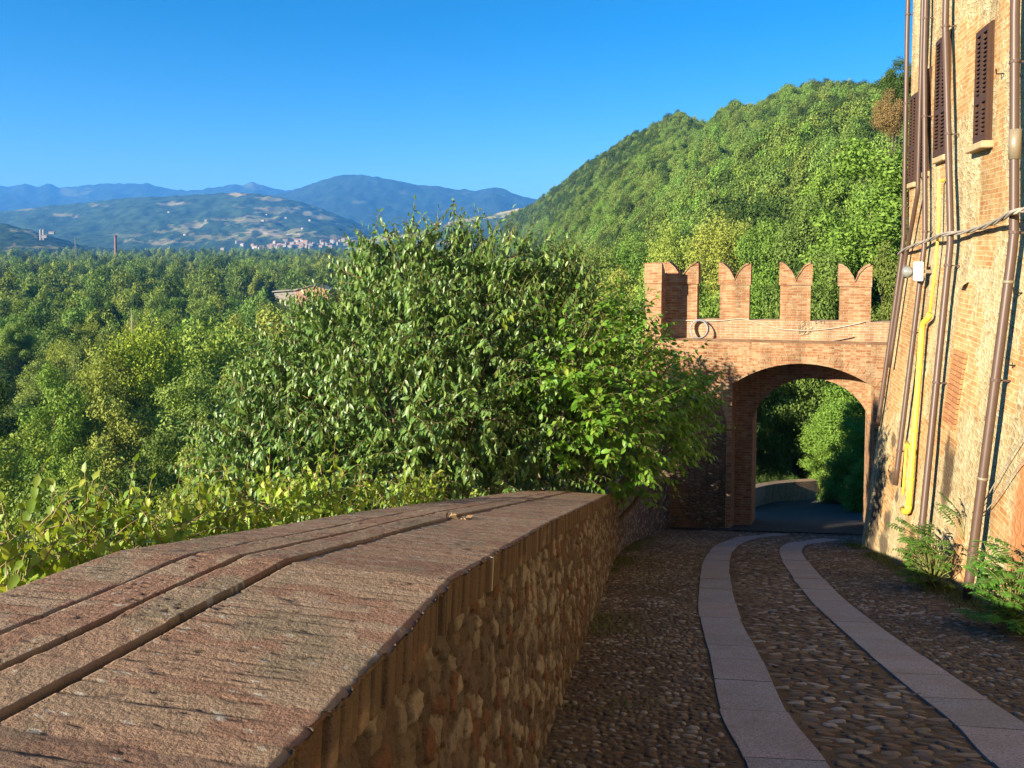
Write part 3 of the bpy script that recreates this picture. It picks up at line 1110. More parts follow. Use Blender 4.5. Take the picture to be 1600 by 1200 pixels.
gate = empty('gateway', gp(1.8, road_z(20.5)), 'brick arched town gateway crowned with swallowtail battlements across the lane', 'gateway')
W0, W1 = -2.45, 5.4
Z_LEDGE = gray(1230, 536)[1]
z_spr = gray(1138, 600)[1]
z_apx = gray(1245, 568)[1]
WR = gray(1366, 640)[0]
GB = -9.6


def arch_curve(wl, wr, zs, za, n=28):
    """points from (wl, zs) over the crown (za) to (wr, zs): circular arc"""
    h, c = za - zs, (wr - wl) / 2
    if h >= c * .98:
        return [((wl + wr) / 2 - c * math.cos(t), zs + h * math.sin(t)) for t in np.linspace(0, math.pi, n)]
    r = (c * c + h * h) / (2 * h)
    t0 = math.asin(c / r)
    return [((wl + wr) / 2 + r * math.sin(t), za - r + r * math.cos(t)) for t in np.linspace(-t0, t0, n)]


def arch_wall(mb, w0, w1, zb, zt, curve, d0, d1, front=True, back=True, top=True, ends=True):
    wl, wr = curve[0][0], curve[-1][0]
    for d, on, flip in ((d0, front, False), (d1, back, True)):
        if not on:
            continue
        polys = [[(w0, zb), (wl, zb), (wl, curve[0][1]), (w0, curve[0][1])], [(w0, curve[0][1]), (wl, curve[0][1]), (wl, zt), (w0, zt)],
                 [(wr, zb), (w1, zb), (w1, curve[-1][1]), (wr, curve[-1][1])], [(wr, curve[-1][1]), (w1, curve[-1][1]), (w1, zt), (wr, zt)]]
        for (a, b) in zip(curve, curve[1:]):
            polys.append([a, b, (b[0], zt), (a[0], zt)])
        for pl in polys:
            vs = [gp(w, z, d) for w, z in pl]
            mb.add(vs, [tuple(range(len(vs)))])
    path = [(wl, zb)] + list(curve) + [(wr, zb)]
    for a, b in zip(path, path[1:]):
        mb.add([gp(*a, d0), gp(*b, d0), gp(*b, d1), gp(*a, d1)], [(0, 1, 2, 3)])
    if top:
        mb.add([gp(w0, zt, d0), gp(w1, zt, d0), gp(w1, zt, d1), gp(w0, zt, d1)], [(0, 1, 2, 3)])
    if ends:
        for w in (w0, w1):
            mb.add([gp(w, zb, d0), gp(w, zt, d0), gp(w, zt, d1), gp(w, zb, d1)], [(0, 1, 2, 3)])


DEP1, DEP2 = 1.25, 3.4
cf = arch_curve(0, WR, z_spr, z_apx)
mb = MB()
arch_wall(mb, W0, W1, GB, Z_LEDGE, cf, 0, DEP1, back=False, top=False)
wl2, wr2 = gray(1181, 740, DEP2)[0], gray(1350, 740, DEP2)[0]
za2 = gray(1262, 591, DEP1)[1]
zs2 = za2 - (wr2 - wl2) * 0.40
cb = arch_curve(wl2, wr2, zs2, za2)
arch_wall(mb, W0, W1, GB, Z_LEDGE, cb, DEP1, DEP2, front=True, top=False)
mb.add([gp(W0, Z_LEDGE, 0), gp(W1, Z_LEDGE, 0), gp(W1, Z_LEDGE, DEP2), gp(W0, Z_LEDGE, DEP2)], [(0, 1, 2, 3)])
mb.build('gate_wall', M['gate_brick'], gate, uv=True)
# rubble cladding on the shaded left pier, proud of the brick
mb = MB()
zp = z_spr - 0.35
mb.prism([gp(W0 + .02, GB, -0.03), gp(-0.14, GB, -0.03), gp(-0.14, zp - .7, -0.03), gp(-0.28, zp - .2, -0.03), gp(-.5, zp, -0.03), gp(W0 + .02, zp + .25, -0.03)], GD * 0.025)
mb.build('pier_facing', M['pier_rubble_shaded'], gate, uv=True)
# ring of arch bricks, slightly proud
mb = MB()
for (a, b) in zip(cf, cf[1:]):
    pa, pb = Vector(a), Vector(b)
    t = (pb - pa)
    nrm = Vector((-t.y, t.x)).normalized() * 0.27
    if nrm.y < 0:
        nrm = -nrm
    q = [pa, pb, pb + nrm, pa + nrm]
    mb.prism([gp(v.x, v.y, -0.012) for v in q], GD * 0.010)
mb.build('arch_ring', M['gate_brick'], gate, uv=True)
# parapet set back on the ledge
SB = 0.75
TH = 0.42
Z_PAR = gray(1240, 501, SB)[1]
mb = MB()
mb.prism([gp(W0 + .5, Z_LEDGE - .02, SB), gp(W1, Z_LEDGE - .02, SB), gp(W1, Z_PAR, SB), gp(W0 + .5, Z_PAR, SB)], GD * TH)
mb.build('battlement_wall', M['gate_rubble'], gate, uv=True)
Z_MT = gray(1240, 412, SB)[1]


def swallow(w, hw, hz0, hz1, d0, vec_w, mbm, mrim):
    """swallowtail merlon centred at w; body then a slightly wider head"""
    H = hz1 - hz0
    zh = hz0 + H * 0.63
    body = [(-hw * .92, hz0), (hw * .92, hz0), (hw * .92, zh), (-hw * .92, zh)]
    vn = hz1 - H * 0.30
    head = [(-hw, zh), (hw, zh), (hw, hz1)]
    for t in np.linspace(0.12, 1, 8):
        head.append((hw * (1 - t) + 0 * t, vn + (hz1 - vn) * math.cos(t * math.pi / 2) ** 0.75 if t < 1 else vn))
    for t in np.linspace(0.88, 0, 8):
        head.append((-hw * (1 - t), vn + (hz1 - vn) * math.cos(t * math.pi / 2) ** 0.75 if t < 1 else vn))
    return body, head


def merlon(w, hw, mat_):
    body, head = swallow(w, hw, Z_PAR, Z_MT, SB, None, None, None)
    mbm = MB()
    dw, dz_ = RND.uniform(-.02, .02), RND.uniform(-.03, .015)
    jz = lambda q: q + (dz_ + RND.uniform(-.014, .008) if q > Z_PAR + .3 else 0)
    body = [(a, z) for a, z in body]
    head = [(a + dw + RND.uniform(-.006, .006), jz(z)) for a, z in head]
    mbm.prism([gp(w + a, z, SB) for a, z in body], GD * TH)
    mbm.prism([gp(w + a, z, SB - 0.03) for a, z in head], GD * (TH + 0.06))
    o_ = mbm.build('merlon', mat_, gate, uv=True)
    # brick rim along the two curved backs
    mr = MB()
    c = head[3:]
    for (a, b) in zip(c, c[1:]):
        mr.prism([gp(w + a[0], a[1] + .002, SB - 0.055), gp(w + b[0], b[1] + .002, SB - 0.055), gp(w + b[0], b[1] + 0.045, SB - 0.055), gp(w + a[0], a[1] + 0.045, SB - 0.055)], GD * (TH + 0.11))
    mr.build('rim', M['gate_brick'], o_, uv=True)


for px in (1069, 1148, 1243, 1337):
    w, _ = gray(px, 450, SB)
    merlon(w - (0 if px > 1100 else .07), 0.435 if px > 1100 else 0.47, M['gate_brick'])
# the flank merlon seen edge-on at the left corner, standing on its own short wall
mb = MB()
wa, wb = gray(1007, 450)[0], gray(1034, 450)[0]
hz0, hz1 = Z_LEDGE - 0.02, gray(1020, 411)[1]
mb.prism([gp(wa + .02, hz0, 0.005), gp(wb - .01, hz0, 0.005), gp(wb - .01, hz1 - .55, 0.005), gp(wa + .02, hz1 - .55, 0.005)], GD * 1.15)
hd = []
L_ = 1.2
prof = [(-0.02, hz1 - .55), (L_, hz1 - .55), (L_, hz1)]
for t in np.linspace(0.12, 1, 7):
    prof.append((L_ / 2 + L_ / 2 * (1 - t), hz1 - .45 + .45 * math.cos(t * math.pi / 2) ** .75 if t < 1 else hz1 - .45))
for t in np.linspace(0.88, 0, 7):
    prof.append((L_ / 2 - (L_ / 2 + .02) * (1 - t), hz1 - .45 + .45 * math.cos(t * math.pi / 2) ** .75))
mb.prism([gp(wa, z, d) for d, z in prof], GA * (wb - wa))
mb.build('corner_merlon', M['gate_brick'], gate, uv=True)
# left flank parapet running back
mb = MB()
mb.prism([gp(W0, Z_LEDGE - .02, 1.2), gp(W0 + .45, Z_LEDGE - .02, 1.2), gp(W0 + .45, Z_PAR, 1.2), gp(W0, Z_PAR, 1.2)], GD * 2.1)
mb.build('flank_wall', M['gate_rubble'], gate, uv=True)

# coil of hose leaning on the battlement, loose wires along it
cw, cz = gray(1092, 516, 0.5)
mb = MB()
for q in range(3):
    r = 0.235 + 0.012 * q
    ring_ = [gp(cw, Z_LEDGE + 0.27, 0.52 + 0.03 * q) + GA * r * math.cos(t) + Vector((0, 0, 1)) * r * math.sin(t) + GD * (0.10 * math.sin(t)) for t in np.linspace(0, 2 * math.pi, 33)]
    mb.tube(ring_, 0.017, 6, caps=False)
tag(mb.build('hose_coil', M['hose'], None, smooth=True), 'coil of grey hose leaning on the gateway ledge', 'hose')
for (pts, m_, lb) in (
        ([(1042, 500), (1075, 501), (1120, 502), (1160, 497), (1185, 505), (1220, 515), (1265, 517), (1310, 512), (1352, 503)], M['wire_pale'], 'pale thin wire looped across the gateway battlement wall'),
        ([(1105, 529), (1150, 533), (1200, 537), (1260, 537), (1300, 534), (1335, 527)], M['cable_black'], 'black cable sagging along the foot of the battlement wall')):
    P = []
    for (a, b) in pts:
        q = ray_plane(a, b, GJ + GD * (SB - 0.03), GN)
        P.append(q)
    mb = MB()
    sm = []
    for i in range(len(P) - 1):
        for t in np.linspace(0, 1, 5)[:-1]:
            sm.append(P[i].lerp(P[i + 1], t))
    sm.append(P[-1])
    for _ in range(2):
        sm = [sm[0]] + [(sm[i - 1] + sm[i] * 2 + sm[i + 1]) / 4 for i in range(1, len(sm) - 1)] + [sm[-1]]
    mb.tube(sm, 0.012, 5)
    tag(mb.build('wire', m_, None, smooth=True), lb, 'wire')

# low stone wall on the lane's outer side past the gate
mb = MB()
ow = smooth_line([(8.3, 26.4), (9.2, 28.0), (10.6, 29.8), (12.6, 31.2)], 5)
for a, b in zip(ow, ow[1:]):
    za, zb = road_z(a.y), road_z(b.y)
    d = (b - a).normalized()
    n = Vector((-d.y, d.x)) * 0.35
    mb.add([(a.x, a.y, za + .75), (b.x, b.y, zb + .75), (b.x, b.y, zb - 1), (a.x, a.y, za - 1),
            (a.x + n.x, a.y + n.y, za + .75), (b.x + n.x, b.y + n.y, zb + .75), (b.x + n.x, b.y + n.y, zb - 1), (a.x + n.x, a.y + n.y, za - 1)],
           [(0, 1, 2, 3), (4, 7, 6, 5), (0, 4, 5, 1)])
tag(mb.build('roadside_wall', M['gate_rubble'], None, uv=True), 'low pale stone wall beside the lane seen through the arch', 'wall')

# ------------------------------------------------------------------ house
house = empty('stone_house', house_pt(10, road_z(10)), 'tall ochre stone and brick house with brown drainpipes and shutters', 'house')
S0, S1 = -4.0, 16.55
Z_TOP = 8.0
sg = np.arange(S0, S1 + 0.01, 0.25)
sg[-1] = S1
zg = np.concatenate([np.arange(-8.4, 0.05, 0.2), [0.1], np.arange(0.3, Z_TOP + .01, 0.45)])
V_, UVs = [], []
for s in sg:
    for z in zg:
        wob = 0.03 * float(fbm(s * .8, z * .8, 3, 21)) * 2
        if s == sg[-1]:
            wob = 0
        V_.append(house_pt(s, z, wob))
F_ = []
nz = len(zg)
for i in range(len(sg) - 1):
    for j in range(nz - 1):
        a = i * nz + j
        F_.append((a, a + nz, a + nz + 1, a + 1))
# far end wall, back and top
nb = len(V_)
back = Vector((-UN.x, -UN.y, 0)) * 9.0
for z in zg:
    p = house_pt(S1, z)
    V_.append(p)
for z in zg:
    p = house_pt(S1, 8) + back
    V_.append(Vector((p.x, p.y, z)))
for z in zg:
    p = house_pt(S0, 8) + back
    V_.append(Vector((p.x, p.y, z)))
for j in range(nz - 1):
    a = nb + j
    F_.append((a, a + nz, a + nz + 1, a + 1))
    F_.append((a + nz, a + 2 * nz, a + 2 * nz + 1, a + nz + 1))
me = bpy.data.meshes.new('wall')
me.from_pydata([tuple(v) for v in V_], [], F_)
me.update()
import bmesh
bm = bmesh.new()
bm.from_mesh(me)
bmesh.ops.recalc_face_normals(bm, faces=bm.faces)
bm.to_mesh(me)
bm.free()
box_uv(me)
# along-wall UV for the road front so that stains and dark smears sit where they belong
uvl = me.uv_layers[0].data
for pl in me.polygons[:(len(sg) - 1) * (nz - 1)]:
    for li in pl.loop_indices:
        vi = me.loops[li].vertex_index
        if vi < nb:
            uvl[li].uv = (sg[vi // nz], zg[vi % nz])


def s_at(px, py, oo=0.0):
    """s on the battered wall by iteration"""
    off = 0.0
    for _ in range(12):
        q = ray_plane(px, py, U0 + UN * off, UN)
        off = batter(q.z) + oo
    return (q - U0).dot(UT), q.z


st1 = s_at(1480, 745)  # dark smear on the wall between the two near drainpipes
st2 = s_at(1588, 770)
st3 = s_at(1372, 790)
ZONES = []
for (pl, pr, yt, yb) in ((1404, 1424, 380, 660), (1484, 1506, 440, 690), (1572, 1592, 545, 650), (1552, 1566, 130, 330), (1530, 1560, 240, 420), (1470, 1478, 60, 300), (1428, 1438, 640, 800)):
    za_, zb__ = s_at(pl, (yt + yb) / 2)[0], s_at(pr, (yt + yb) / 2)[0]
    va_, vb_ = s_at((pl + pr) / 2, yt)[1], s_at((pl + pr) / 2, yb)[1]
    ZONES.append(((za_ + zb__) / 2, (va_ + vb_) / 2, abs(za_ - zb__) / 2, abs(va_ - vb_) / 2))
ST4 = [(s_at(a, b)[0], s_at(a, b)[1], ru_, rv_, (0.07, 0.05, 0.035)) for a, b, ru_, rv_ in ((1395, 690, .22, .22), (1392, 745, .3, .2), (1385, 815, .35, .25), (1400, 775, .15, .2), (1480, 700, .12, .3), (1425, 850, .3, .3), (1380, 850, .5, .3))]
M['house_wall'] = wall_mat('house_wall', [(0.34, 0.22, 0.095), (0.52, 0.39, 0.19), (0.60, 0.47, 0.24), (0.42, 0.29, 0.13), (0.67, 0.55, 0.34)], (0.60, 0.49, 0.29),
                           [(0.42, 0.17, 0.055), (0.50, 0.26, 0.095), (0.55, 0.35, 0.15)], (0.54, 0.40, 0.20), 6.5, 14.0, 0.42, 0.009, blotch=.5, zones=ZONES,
                           tone_spots=[(st1[0], st1[1], 0.32, 0.62, (0.05, 0.03, 0.02)), (st2[0] - .25, st2[1], 0.38, 1.25, (0.42, 0.14, 0.05)), (st3[0] + .15, st3[1] - .2, 0.42, 1.7, (0.06, 0.05, 0.04))] + ST4)
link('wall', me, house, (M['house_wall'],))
# roof with eaves far above the frame
mb = MB()
e0, e1 = S0 - .4, S1 + .4
A_ = house_pt(e0, 8) + UN * .6
B_ = house_pt(e1, 8) + UN * .6
C_ = house_pt(e1, 8) - UN * 9.6
D_ = house_pt(e0, 8) - UN * 9.6
R0 = (A_ + D_) / 2 + Vector((0, 0, 1.9))
R1_ = (B_ + C_) / 2 + Vector((0, 0, 1.9))
mb.add([A_, B_, C_, D_, R0, R1_], [(0, 1, 5, 4), (2, 3, 4, 5), (0, 4, 3), (1, 2, 5), (0, 3, 2, 1)])
mb.build('roof', M['roof_tile'], house)

# brick infill of an old slit
mb = MB()
b0, b1 = s_at(1512, 560), s_at(1492, 560)
zt_, zb_ = s_at(1500, 545)[1], s_at(1500, 672)[1]
sa, sb = min(b0[0], b1[0]), max(b0[0], b1[0])
zz = zb_
while zz < zt_:
    hgt = 0.062
    for (qa, qb) in ((sa, (sa + sb) / 2 - .004), ((sa + sb) / 2 + .004, sb)):
        c = house_pt((qa + qb) / 2, zz, 0.016 + RND.uniform(-.006, .006))
        mb.cbox(c, UT * (qb - qa) / 2, UN * 0.03, Vector((0, 0, hgt / 2)), .004)
    zz += 0.074
mb.build('brick_infill', brick_mat('infill_brick', [(0.50, 0.20, 0.08), (0.56, 0.27, 0.11), (0.44, 0.17, 0.07)], .2, .3), house)


# windows with louvred shutters
def window(pxl, pxr, pyt, pyb, sill=True):
    s_a, _ = house_ray(pxr, (pyt + pyb) / 2)
    s_b, _ = house_ray(pxl, (pyt + pyb) / 2)
    zt_ = house_ray((pxl + pxr) / 2, pyt)[1]
    zb_ = house_ray((pxl + pxr) / 2, pyb)[1]
    mb = MB()
    for (c0, c1, z0, z1) in ((s_a - .02, s_b + .02, zt_, zt_ + .03), (s_a - .02, s_a, zb_, zt_), (s_b, s_b + .02, zb_, zt_)):
        mb.obox(house_pt((c0 + c1) / 2, (z0 + z1) / 2, 0.0), UT * (c1 - c0) / 2, UN * .022, Vector((0, 0, (z1 - z0) / 2)))
    mb.obox(house_pt((s_a + s_b) / 2, (zt_ + zb_) / 2, 0.02), UT * (s_b - s_a) / 2, UN * .012, Vector((0, 0, (zt_ - zb_) / 2)))
    fr = mb.build('window', M['shutter_brown'], house)
    sm = (s_a + s_b) / 2
    for (q0, q1) in ((s_a + .004, sm - .004), (sm + .004, s_b - .004)):
        mb = MB()
        off = 0.045
        st = 0.045
        zm = zb_ + (zt_ - zb_) * 0.38
        for (c0, c1, z0, z1) in ((q0, q0 + st, zb_, zt_), (q1 - st, q1, zb_, zt_), (q0 + st, q1 - st, zb_, zb_ + .09), (q0 + st, q1 - st, zt_ - .08, zt_), (q0 + st, q1 - st, zm - .05, zm + .05)):
            mb.obox(house_pt((c0 + c1) / 2, (z0 + z1) / 2, off), UT * (c1 - c0) / 2, UN * .02, Vector((0, 0, (z1 - z0) / 2)))
        z = zb_ + .09 + .03
        while z < zt_ - .1:
            if abs(z - zm) > .07:
                mb.obox(house_pt((q0 + q1) / 2, z, off), UT * ((q1 - q0) / 2 - st), UN * .014 + Vector((0, 0, -.018)), Vector((0, 0, .006)))
            z += 0.062
        mb.build('shutter', M['shutter_brown'], fr)
    if sill:
        mb = MB()
        mb.cbox(house_pt(sm, zb_ - .06, 0.03), UT * ((s_b - s_a) / 2 + (.10 if sill == 2 else .0)), UN * (.11 if sill == 2 else .045), Vector((0, 0, .05)), .012)
        mb.build('sill', M['sill_stone'], fr)


window(1530, 1550, 46, 222, 2)
window(1466, 1484, 60, 242)
window(1444, 1454, 113, 267)
window(1425, 1435, 150, 284)


# drainpipes on brackets
def pipe_path(px, py, z0, z1, off=.13, px2=None, py2=None):
    s, z = s_at(px, py, off)
    s2 = s
    if px2 is not None:
        s2, zz2 = s_at(px2, py2, off)
    pts = []
    for zz in np.arange(z0, z1 + .01, .3):
        t = 0 if px2 is None else max(-.4, (zz - z) / (zz2 - z))
        pts.append(house_pt(s + (s2 - s) * t, zz, off))
    return pts


def drainpipe(px, py, zbot, r=.05, ztop=Z_TOP - .1, off=.14, bands=True, px2=None, py2=None, m_=None, name='drainpipe'):
    pts = pipe_path(px, py, zbot, ztop, off, px2, py2)
    mb = MB()
    mb.tube(pts, r, 12)
    o_ = mb.build(name, m_ or M['brown_pipe'], house, smooth=True)
    if bands:
        z = zbot + .75
        while z < ztop - .5:
            i = min(range(len(pts)), key=lambda j: abs(pts[j].z - z))
            mb = MB()
            d = (pts[min(i + 1, len(pts) - 1)] - pts[max(0, i - 1)]).normalized()
            mb.tube([pts[i] - d * .018, pts[i] + d * .018], r + .008, 12)
            mb.obox(pts[i] - UN * off * .5, UT * .008, UN * off * .5, Vector((0, 0, .010)))
            mb.build('bracket', M['pipe_band'], o_)
            z += 1.9
    return o_, pts


def fz(px, py):
    return s_at(px, py)[1]


o5, pts5 = drainpipe(1585, 235, fz(1521, 925), .055, off=.16, px2=1531, py2=780)
# pale collar on the near pipe
mb = MB()
zc0, zc1 = house_ray(1592, 243)[1], house_ray(1593, 198)[1]
sel = [p for p in pts5 if zc0 - .3 < p.z < zc1 + .3]
cpt = min(pts5, key=lambda p: abs(p.z - zc0))
mb.tube([cpt, cpt + Vector((0, 0, zc1 - zc0))], .068, 12)
mb.build('collar', M['pale_metal'], o5, smooth=True)
for zc in (fz(1563, 447), fz(1538, 720)):
    cpt = min(pts5, key=lambda p: abs(p.z - zc))
    mb = MB()
    mb.tube([cpt - Vector((0, 0, .018)), cpt + Vector((0, 0, .018))], .062, 12)
    mb.build('clip', M['pale_metal'], o5, smooth=True)
drainpipe(1482, 233, fz(1443, 870), .052, off=.16, px2=1447, py2=760)
drainpipe(1445, 233, fz(1403, 747), .045, off=.13, px2=1417, py2=610)
o1, pts1 = drainpipe(1415, 200, fz(1371, 655), .045, off=.10, px2=1385, py2=570)
# pipe that jogs over to the far corner
s3, z3 = s_at(1434, 300, .13)
s4, z4 = s_at(1416, 395, .12)
P = [house_pt(s3, z, .13) for z in np.arange(Z_TOP - .1, z3, -.4)] + [house_pt(s3, z3, .13), house_pt(s3 + .05, z3 - .08, .13), house_pt(s4 - .06, z4 + .1, .12), house_pt(s4, z4, .12)]
P += [house_pt(s4, z, .12) for z in np.arange(z4 - .3, z4 - 2.4, -.4)]
mb = MB()
mb.tube(P, .04, 10)
mb.build('drainpipe', M['brown_pipe'], house, smooth=True)
# gas pipe
sA, zA = s_at(1467, 282, .1)
sB, zB = s_at(1453, 488, .1)
sC, zC = s_at(1442, 506, .1)
sD, zD = s_at(1420, 790, .1)
P = [house_pt(sA, zA, .10)] + [house_pt(sA + (sB - sA) * t, zA + (zB - zA) * t, .10) for t in (.33, .66, 1)]
mb = MB()
mb.tube([house_pt(sA, zA, .0), house_pt(sA, zA, .09)] + P, .022, 10)
Q = [house_pt(sB, zB - .02, .10), house_pt(sB + .04, zB - .10, .10), house_pt(sC - .03, zC + .03, .10), house_pt(sC, zC - .08, .10)]
Q += [house_pt(sC + (sD - sC) * t, zC - .08 + (zD - zC + .08) * t, .10) for t in (.1, .3, .5, .7, .9, 1)]
mb.tube(Q, .046, 12)
tail = house_pt(sD, zD, .10)
mb.tube([tail, tail + Vector((0, 0, -.12)) + UT * .08, tail + Vector((0, 0, -.2)) + UT * .26, tail + Vector((0, 0, -.2)) + UT * .42], .05, 12)
mb.tube([house_pt(sC + (sD - sC) * .72, zC + (zD - zC) * .72, .10) + UT * .03, house_pt(sC + (sD - sC) * .70, zC + (zD - zC) * .70, .10) + UT * .5], .034, 10)
mb.tube([house_pt(sC + (sD - sC) * .70, zC + (zD - zC) * .70, .10) + UT * .5, house_pt(sC + (sD - sC) * .99, zC + (zD - zC) * .99, .10) + UT * .46], .022, 10)
gas = mb.build('gas_pipe', M['gas_yellow'], house, smooth=True)
for t in (.25, .6, .86):
    p = house_pt(sC + (sD - sC) * t, zC + (zD - zC) * t, .10)
    mb = MB()
    mb.tube([p - Vector((0, 0, .015)), p + Vector((0, 0, .015))], .058, 12)
    mb.build('bracket', M['gas_yellow'], gas)
# little stone shelf and iron bits on the wall
mb = MB()
p = house_pt(s_at(1512, 441)[0], s_at(1512, 441)[1], .03)
mb.prism([p + UT * .10, p - UT * .10, p - UT * .10 + UN * .10 + Vector((0, 0, -.07)), p + UT * .10 + UN * .10 + Vector((0, 0, -.07))], Vector((0, 0, .02)))
mb.build('vent_hood', M['sill_stone'], house)
for (a, b) in ((1587, 571), (1597, 458), (1569, 115)):
    s, z = s_at(a, b)
    mb = MB()
    mb.tube([house_pt(s, z, 0), house_pt(s, z, .09), house_pt(s, z + .07, .10)], .01, 6)
    mb.build('iron_hook', M['dark_gap'], house)
# far corner base, blackened
mb = MB()
for k_ in range(2):
    pass

# bundle of cables slung along the front
pix = [(1640, 316, .1), (1600, 328, .14), (1583, 331, .26), (1560, 345, .16), (1535, 355, .12), (1507, 363, .10), (1472, 366, .24), (1450, 376, .12), (1434, 381, .2), (1410, 392, .12), (1404, 398, .1)]
P = []
for (a, b, o_) in pix:
    s, z = s_at(a, b, o_)
    P.append(house_pt(s, z, o_))
sm = []
for i in range(len(P) - 1):
    for t in np.linspace(0, 1, 7)[:-1]:
        sm.append(P[i].lerp(P[i + 1], t))
sm.append(P[-1])
for _ in range(3):
    sm = [sm[0]] + [(sm[i - 1] + sm[i] * 2 + sm[i + 1]) / 4 for i in range(1, len(sm) - 1)] + [sm[-1]]
mb = MB()
for q in range(3):
    tw = [p + Vector((0, 0, 1)) * .02 * math.cos(i * .5 + q * 2.1) + UN * .02 * math.sin(i * .5 + q * 2.1) for i, p in enumerate(sm)]
    mb.tube(tw, .017, 6)
tag(mb.build('cable_bundle', M['cable_grey'], None, smooth=True), 'thick twisted grey cable bundle slung across the house front', 'cable')
# two slack wires low on the near wall
for q, (pp, lb) in enumerate(((((1640, 640), (1600, 692), (1565, 750), (1545, 785), (1526, 802)), 'thin slack wire running up the near house wall, upper of two'),
                              (((1640, 690), (1600, 725), (1570, 772), (1548, 800), (1527, 812)), 'thin slack wire running up the near house wall, lower of two'))):
    P = []
    for (a, b) in pp:
        s, z = s_at(a, b)
        P.append(house_pt(s, z, .05))
    sm = []
    for i in range(len(P) - 1):
        for t in np.linspace(0, 1, 6)[:-1]:
            sm.append(P[i].lerp(P[i + 1], t))
    sm.append(P[-1])
    for _ in range(4):
        sm = [sm[0]] + [(sm[i - 1] + sm[i] * 2 + sm[i + 1]) / 4 for i in range(1, len(sm) - 1)] + [sm[-1]]
    mb = MB()
    mb.tube(sm, .007, 5)
    tag(mb.build('wire', M['cable_grey'], None, smooth=True), lb, 'wire')
# white floodlight on the far pipe
s, z = s_at(1437, 424, .2)
c = house_pt(s, z, .22)
lamp = empty('wall_floodlight', c, 'white boxy floodlight fixed beside the drainpipes above the gate', 'lamp')
mb = MB()
mb.cbox(c, UT * .08, UN * .07, Vector((0, 0, .17)), .015)
mb.build('housing', M['white_plastic'], lamp)
mb = MB()
cc = c + UT * .12 + UN * .06 + Vector((0, 0, -.02))
rr = [(0.02, 0.0), (.06, .03), (.10, .08), (.12, .14)]
ax = (UT * .8 + UN * .6).normalized()
e1_, e2_ = ax.orthogonal().normalized(), None
e2_ = ax.cross(e1_)
vs_, fs_ = [], []
for r_, t_ in rr:
    for j in range(12):
        a = 2 * math.pi * j / 12
        vs_.append(cc + ax * t_ + (e1_ * math.cos(a) + e2_ * math.sin(a)) * r_)
for i in range(len(rr) - 1):
    for j in range(12):
        fs_.append((i * 12 + j, i * 12 + (j + 1) % 12, (i + 1) * 12 + (j + 1) % 12, (i + 1) * 12 + j))
fs_.append(tuple(range(36, 48)))
mb.add(vs_, fs_)
mb.build('reflector', M['lamp_glass'], lamp, smooth=True)
mb = MB()
mb.obox(c - UN * .14, UT * .03, UN * .08, Vector((0, 0, .03)))
mb.build('bracket', M['pale_metal'], lamp)
# ------------------------------------------------------------------ foliage helpers
def unit(a):
    return a / np.maximum(np.linalg.norm(a, axis=-1, keepdims=True), 1e-9)


def leaves_mesh(P, A, N, L, W, droop=0.25, fold=0.25):
    """curved, folded leaves: P base points, A axes, N upper sides"""
    P, A, N = np.asarray(P), unit(np.asarray(A)), np.asarray(N)
    S = unit(np.cross(A, N))
    N = unit(np.cross(S, A))
    L, W = np.asarray(L)[:, None], np.asarray(W)[:, None]
    dr = np.asarray(droop)
    dr = dr[:, None] if dr.ndim else dr

    def row(t, w):
        c = P + A * L * t - N * (dr * L * t * t)
        return c + S * W * w + N * W * fold * abs(w), c, c - S * W * w + N * W * fold * abs(w)
    b = P
    l1, c1, r1 = row(.33, .48)
    l2, c2, r2 = row(.68, .38)
    tip = P + A * L - N * (dr * L)
    V = np.stack([b, l1, c1, r1, l2, c2, r2, tip], 1).reshape(-1, 3)
    base = (np.arange(len(P)) * 8)[:, None]
    T = np.array([[0, 2, 1], [0, 3, 2], [4, 5, 7], [5, 6, 7]])
    Q = np.array([[1, 2, 5, 4], [2, 3, 6, 5]])
    return V, (Q[None] + base[:, :, None]).reshape(-1, 4), (T[None] + base[:, :, None]).reshape(-1, 3)


def shoots(rng, starts, dirs, lens, spacing, leaf_len, leaf_w, hang=0.6, grav=0.35, droop=.3):
    """arching shoots with alternate hanging leaves; returns leaf arrays and shoot polylines"""
    P, A, N, L, W = [], [], [], [], []
    lines = []
    down = np.array((0, 0, -1.0))
    for p0, d0, ln in zip(starts, dirs, lens):
        d0 = d0 / np.linalg.norm(d0)
        n = max(3, int(ln / spacing))
        pts = []
        p, d = np.array(p0, dtype=float), d0.copy()
        stp = ln / n
        side0 = np.cross(d0, down)
        if np.linalg.norm(side0) < .1:
            side0 = np.array((1.0, 0, 0))
        side0 = side0 / np.linalg.norm(side0)
        for i in range(n):
            pts.append(p.copy())
            t = (i + 1) / n
            if i > 0 or n < 5:
                s = 1 if i % 2 else -1
                ax = d * (1 - hang) * .9 + side0 * s * (.75 - .25 * hang) + down * hang * rng.uniform(.5, 1.25) + rng.normal(0, .22, 3)
                nn = np.cross(np.cross(ax, -down + d * .4), ax) + rng.normal(0, .35, 3)
                P.append(p)
                A.append(ax)
                N.append(nn)
                sc = rng.uniform(.7, 1.15) * (1 - .45 * t * t)
                L.append(leaf_len * sc)
                W.append(leaf_w * sc * rng.uniform(.85, 1.15))
            d = d + down * grav * stp / ln * 1.2 + rng.normal(0, .05, 3)
            d = d / np.linalg.norm(d)
            p = p + d * stp
        # terminal leaf
        P.append(p)
        A.append(d + down * .3)
        N.append(np.array((0, 0, 1.0)) + rng.normal(0, .3, 3))
        L.append(leaf_len * .7)
        W.append(leaf_w * .7)
        pts.append(p.copy())
        lines.append(pts)
    return (np.array(P), np.array(A), np.array(N), np.array(L), np.array(W)), lines


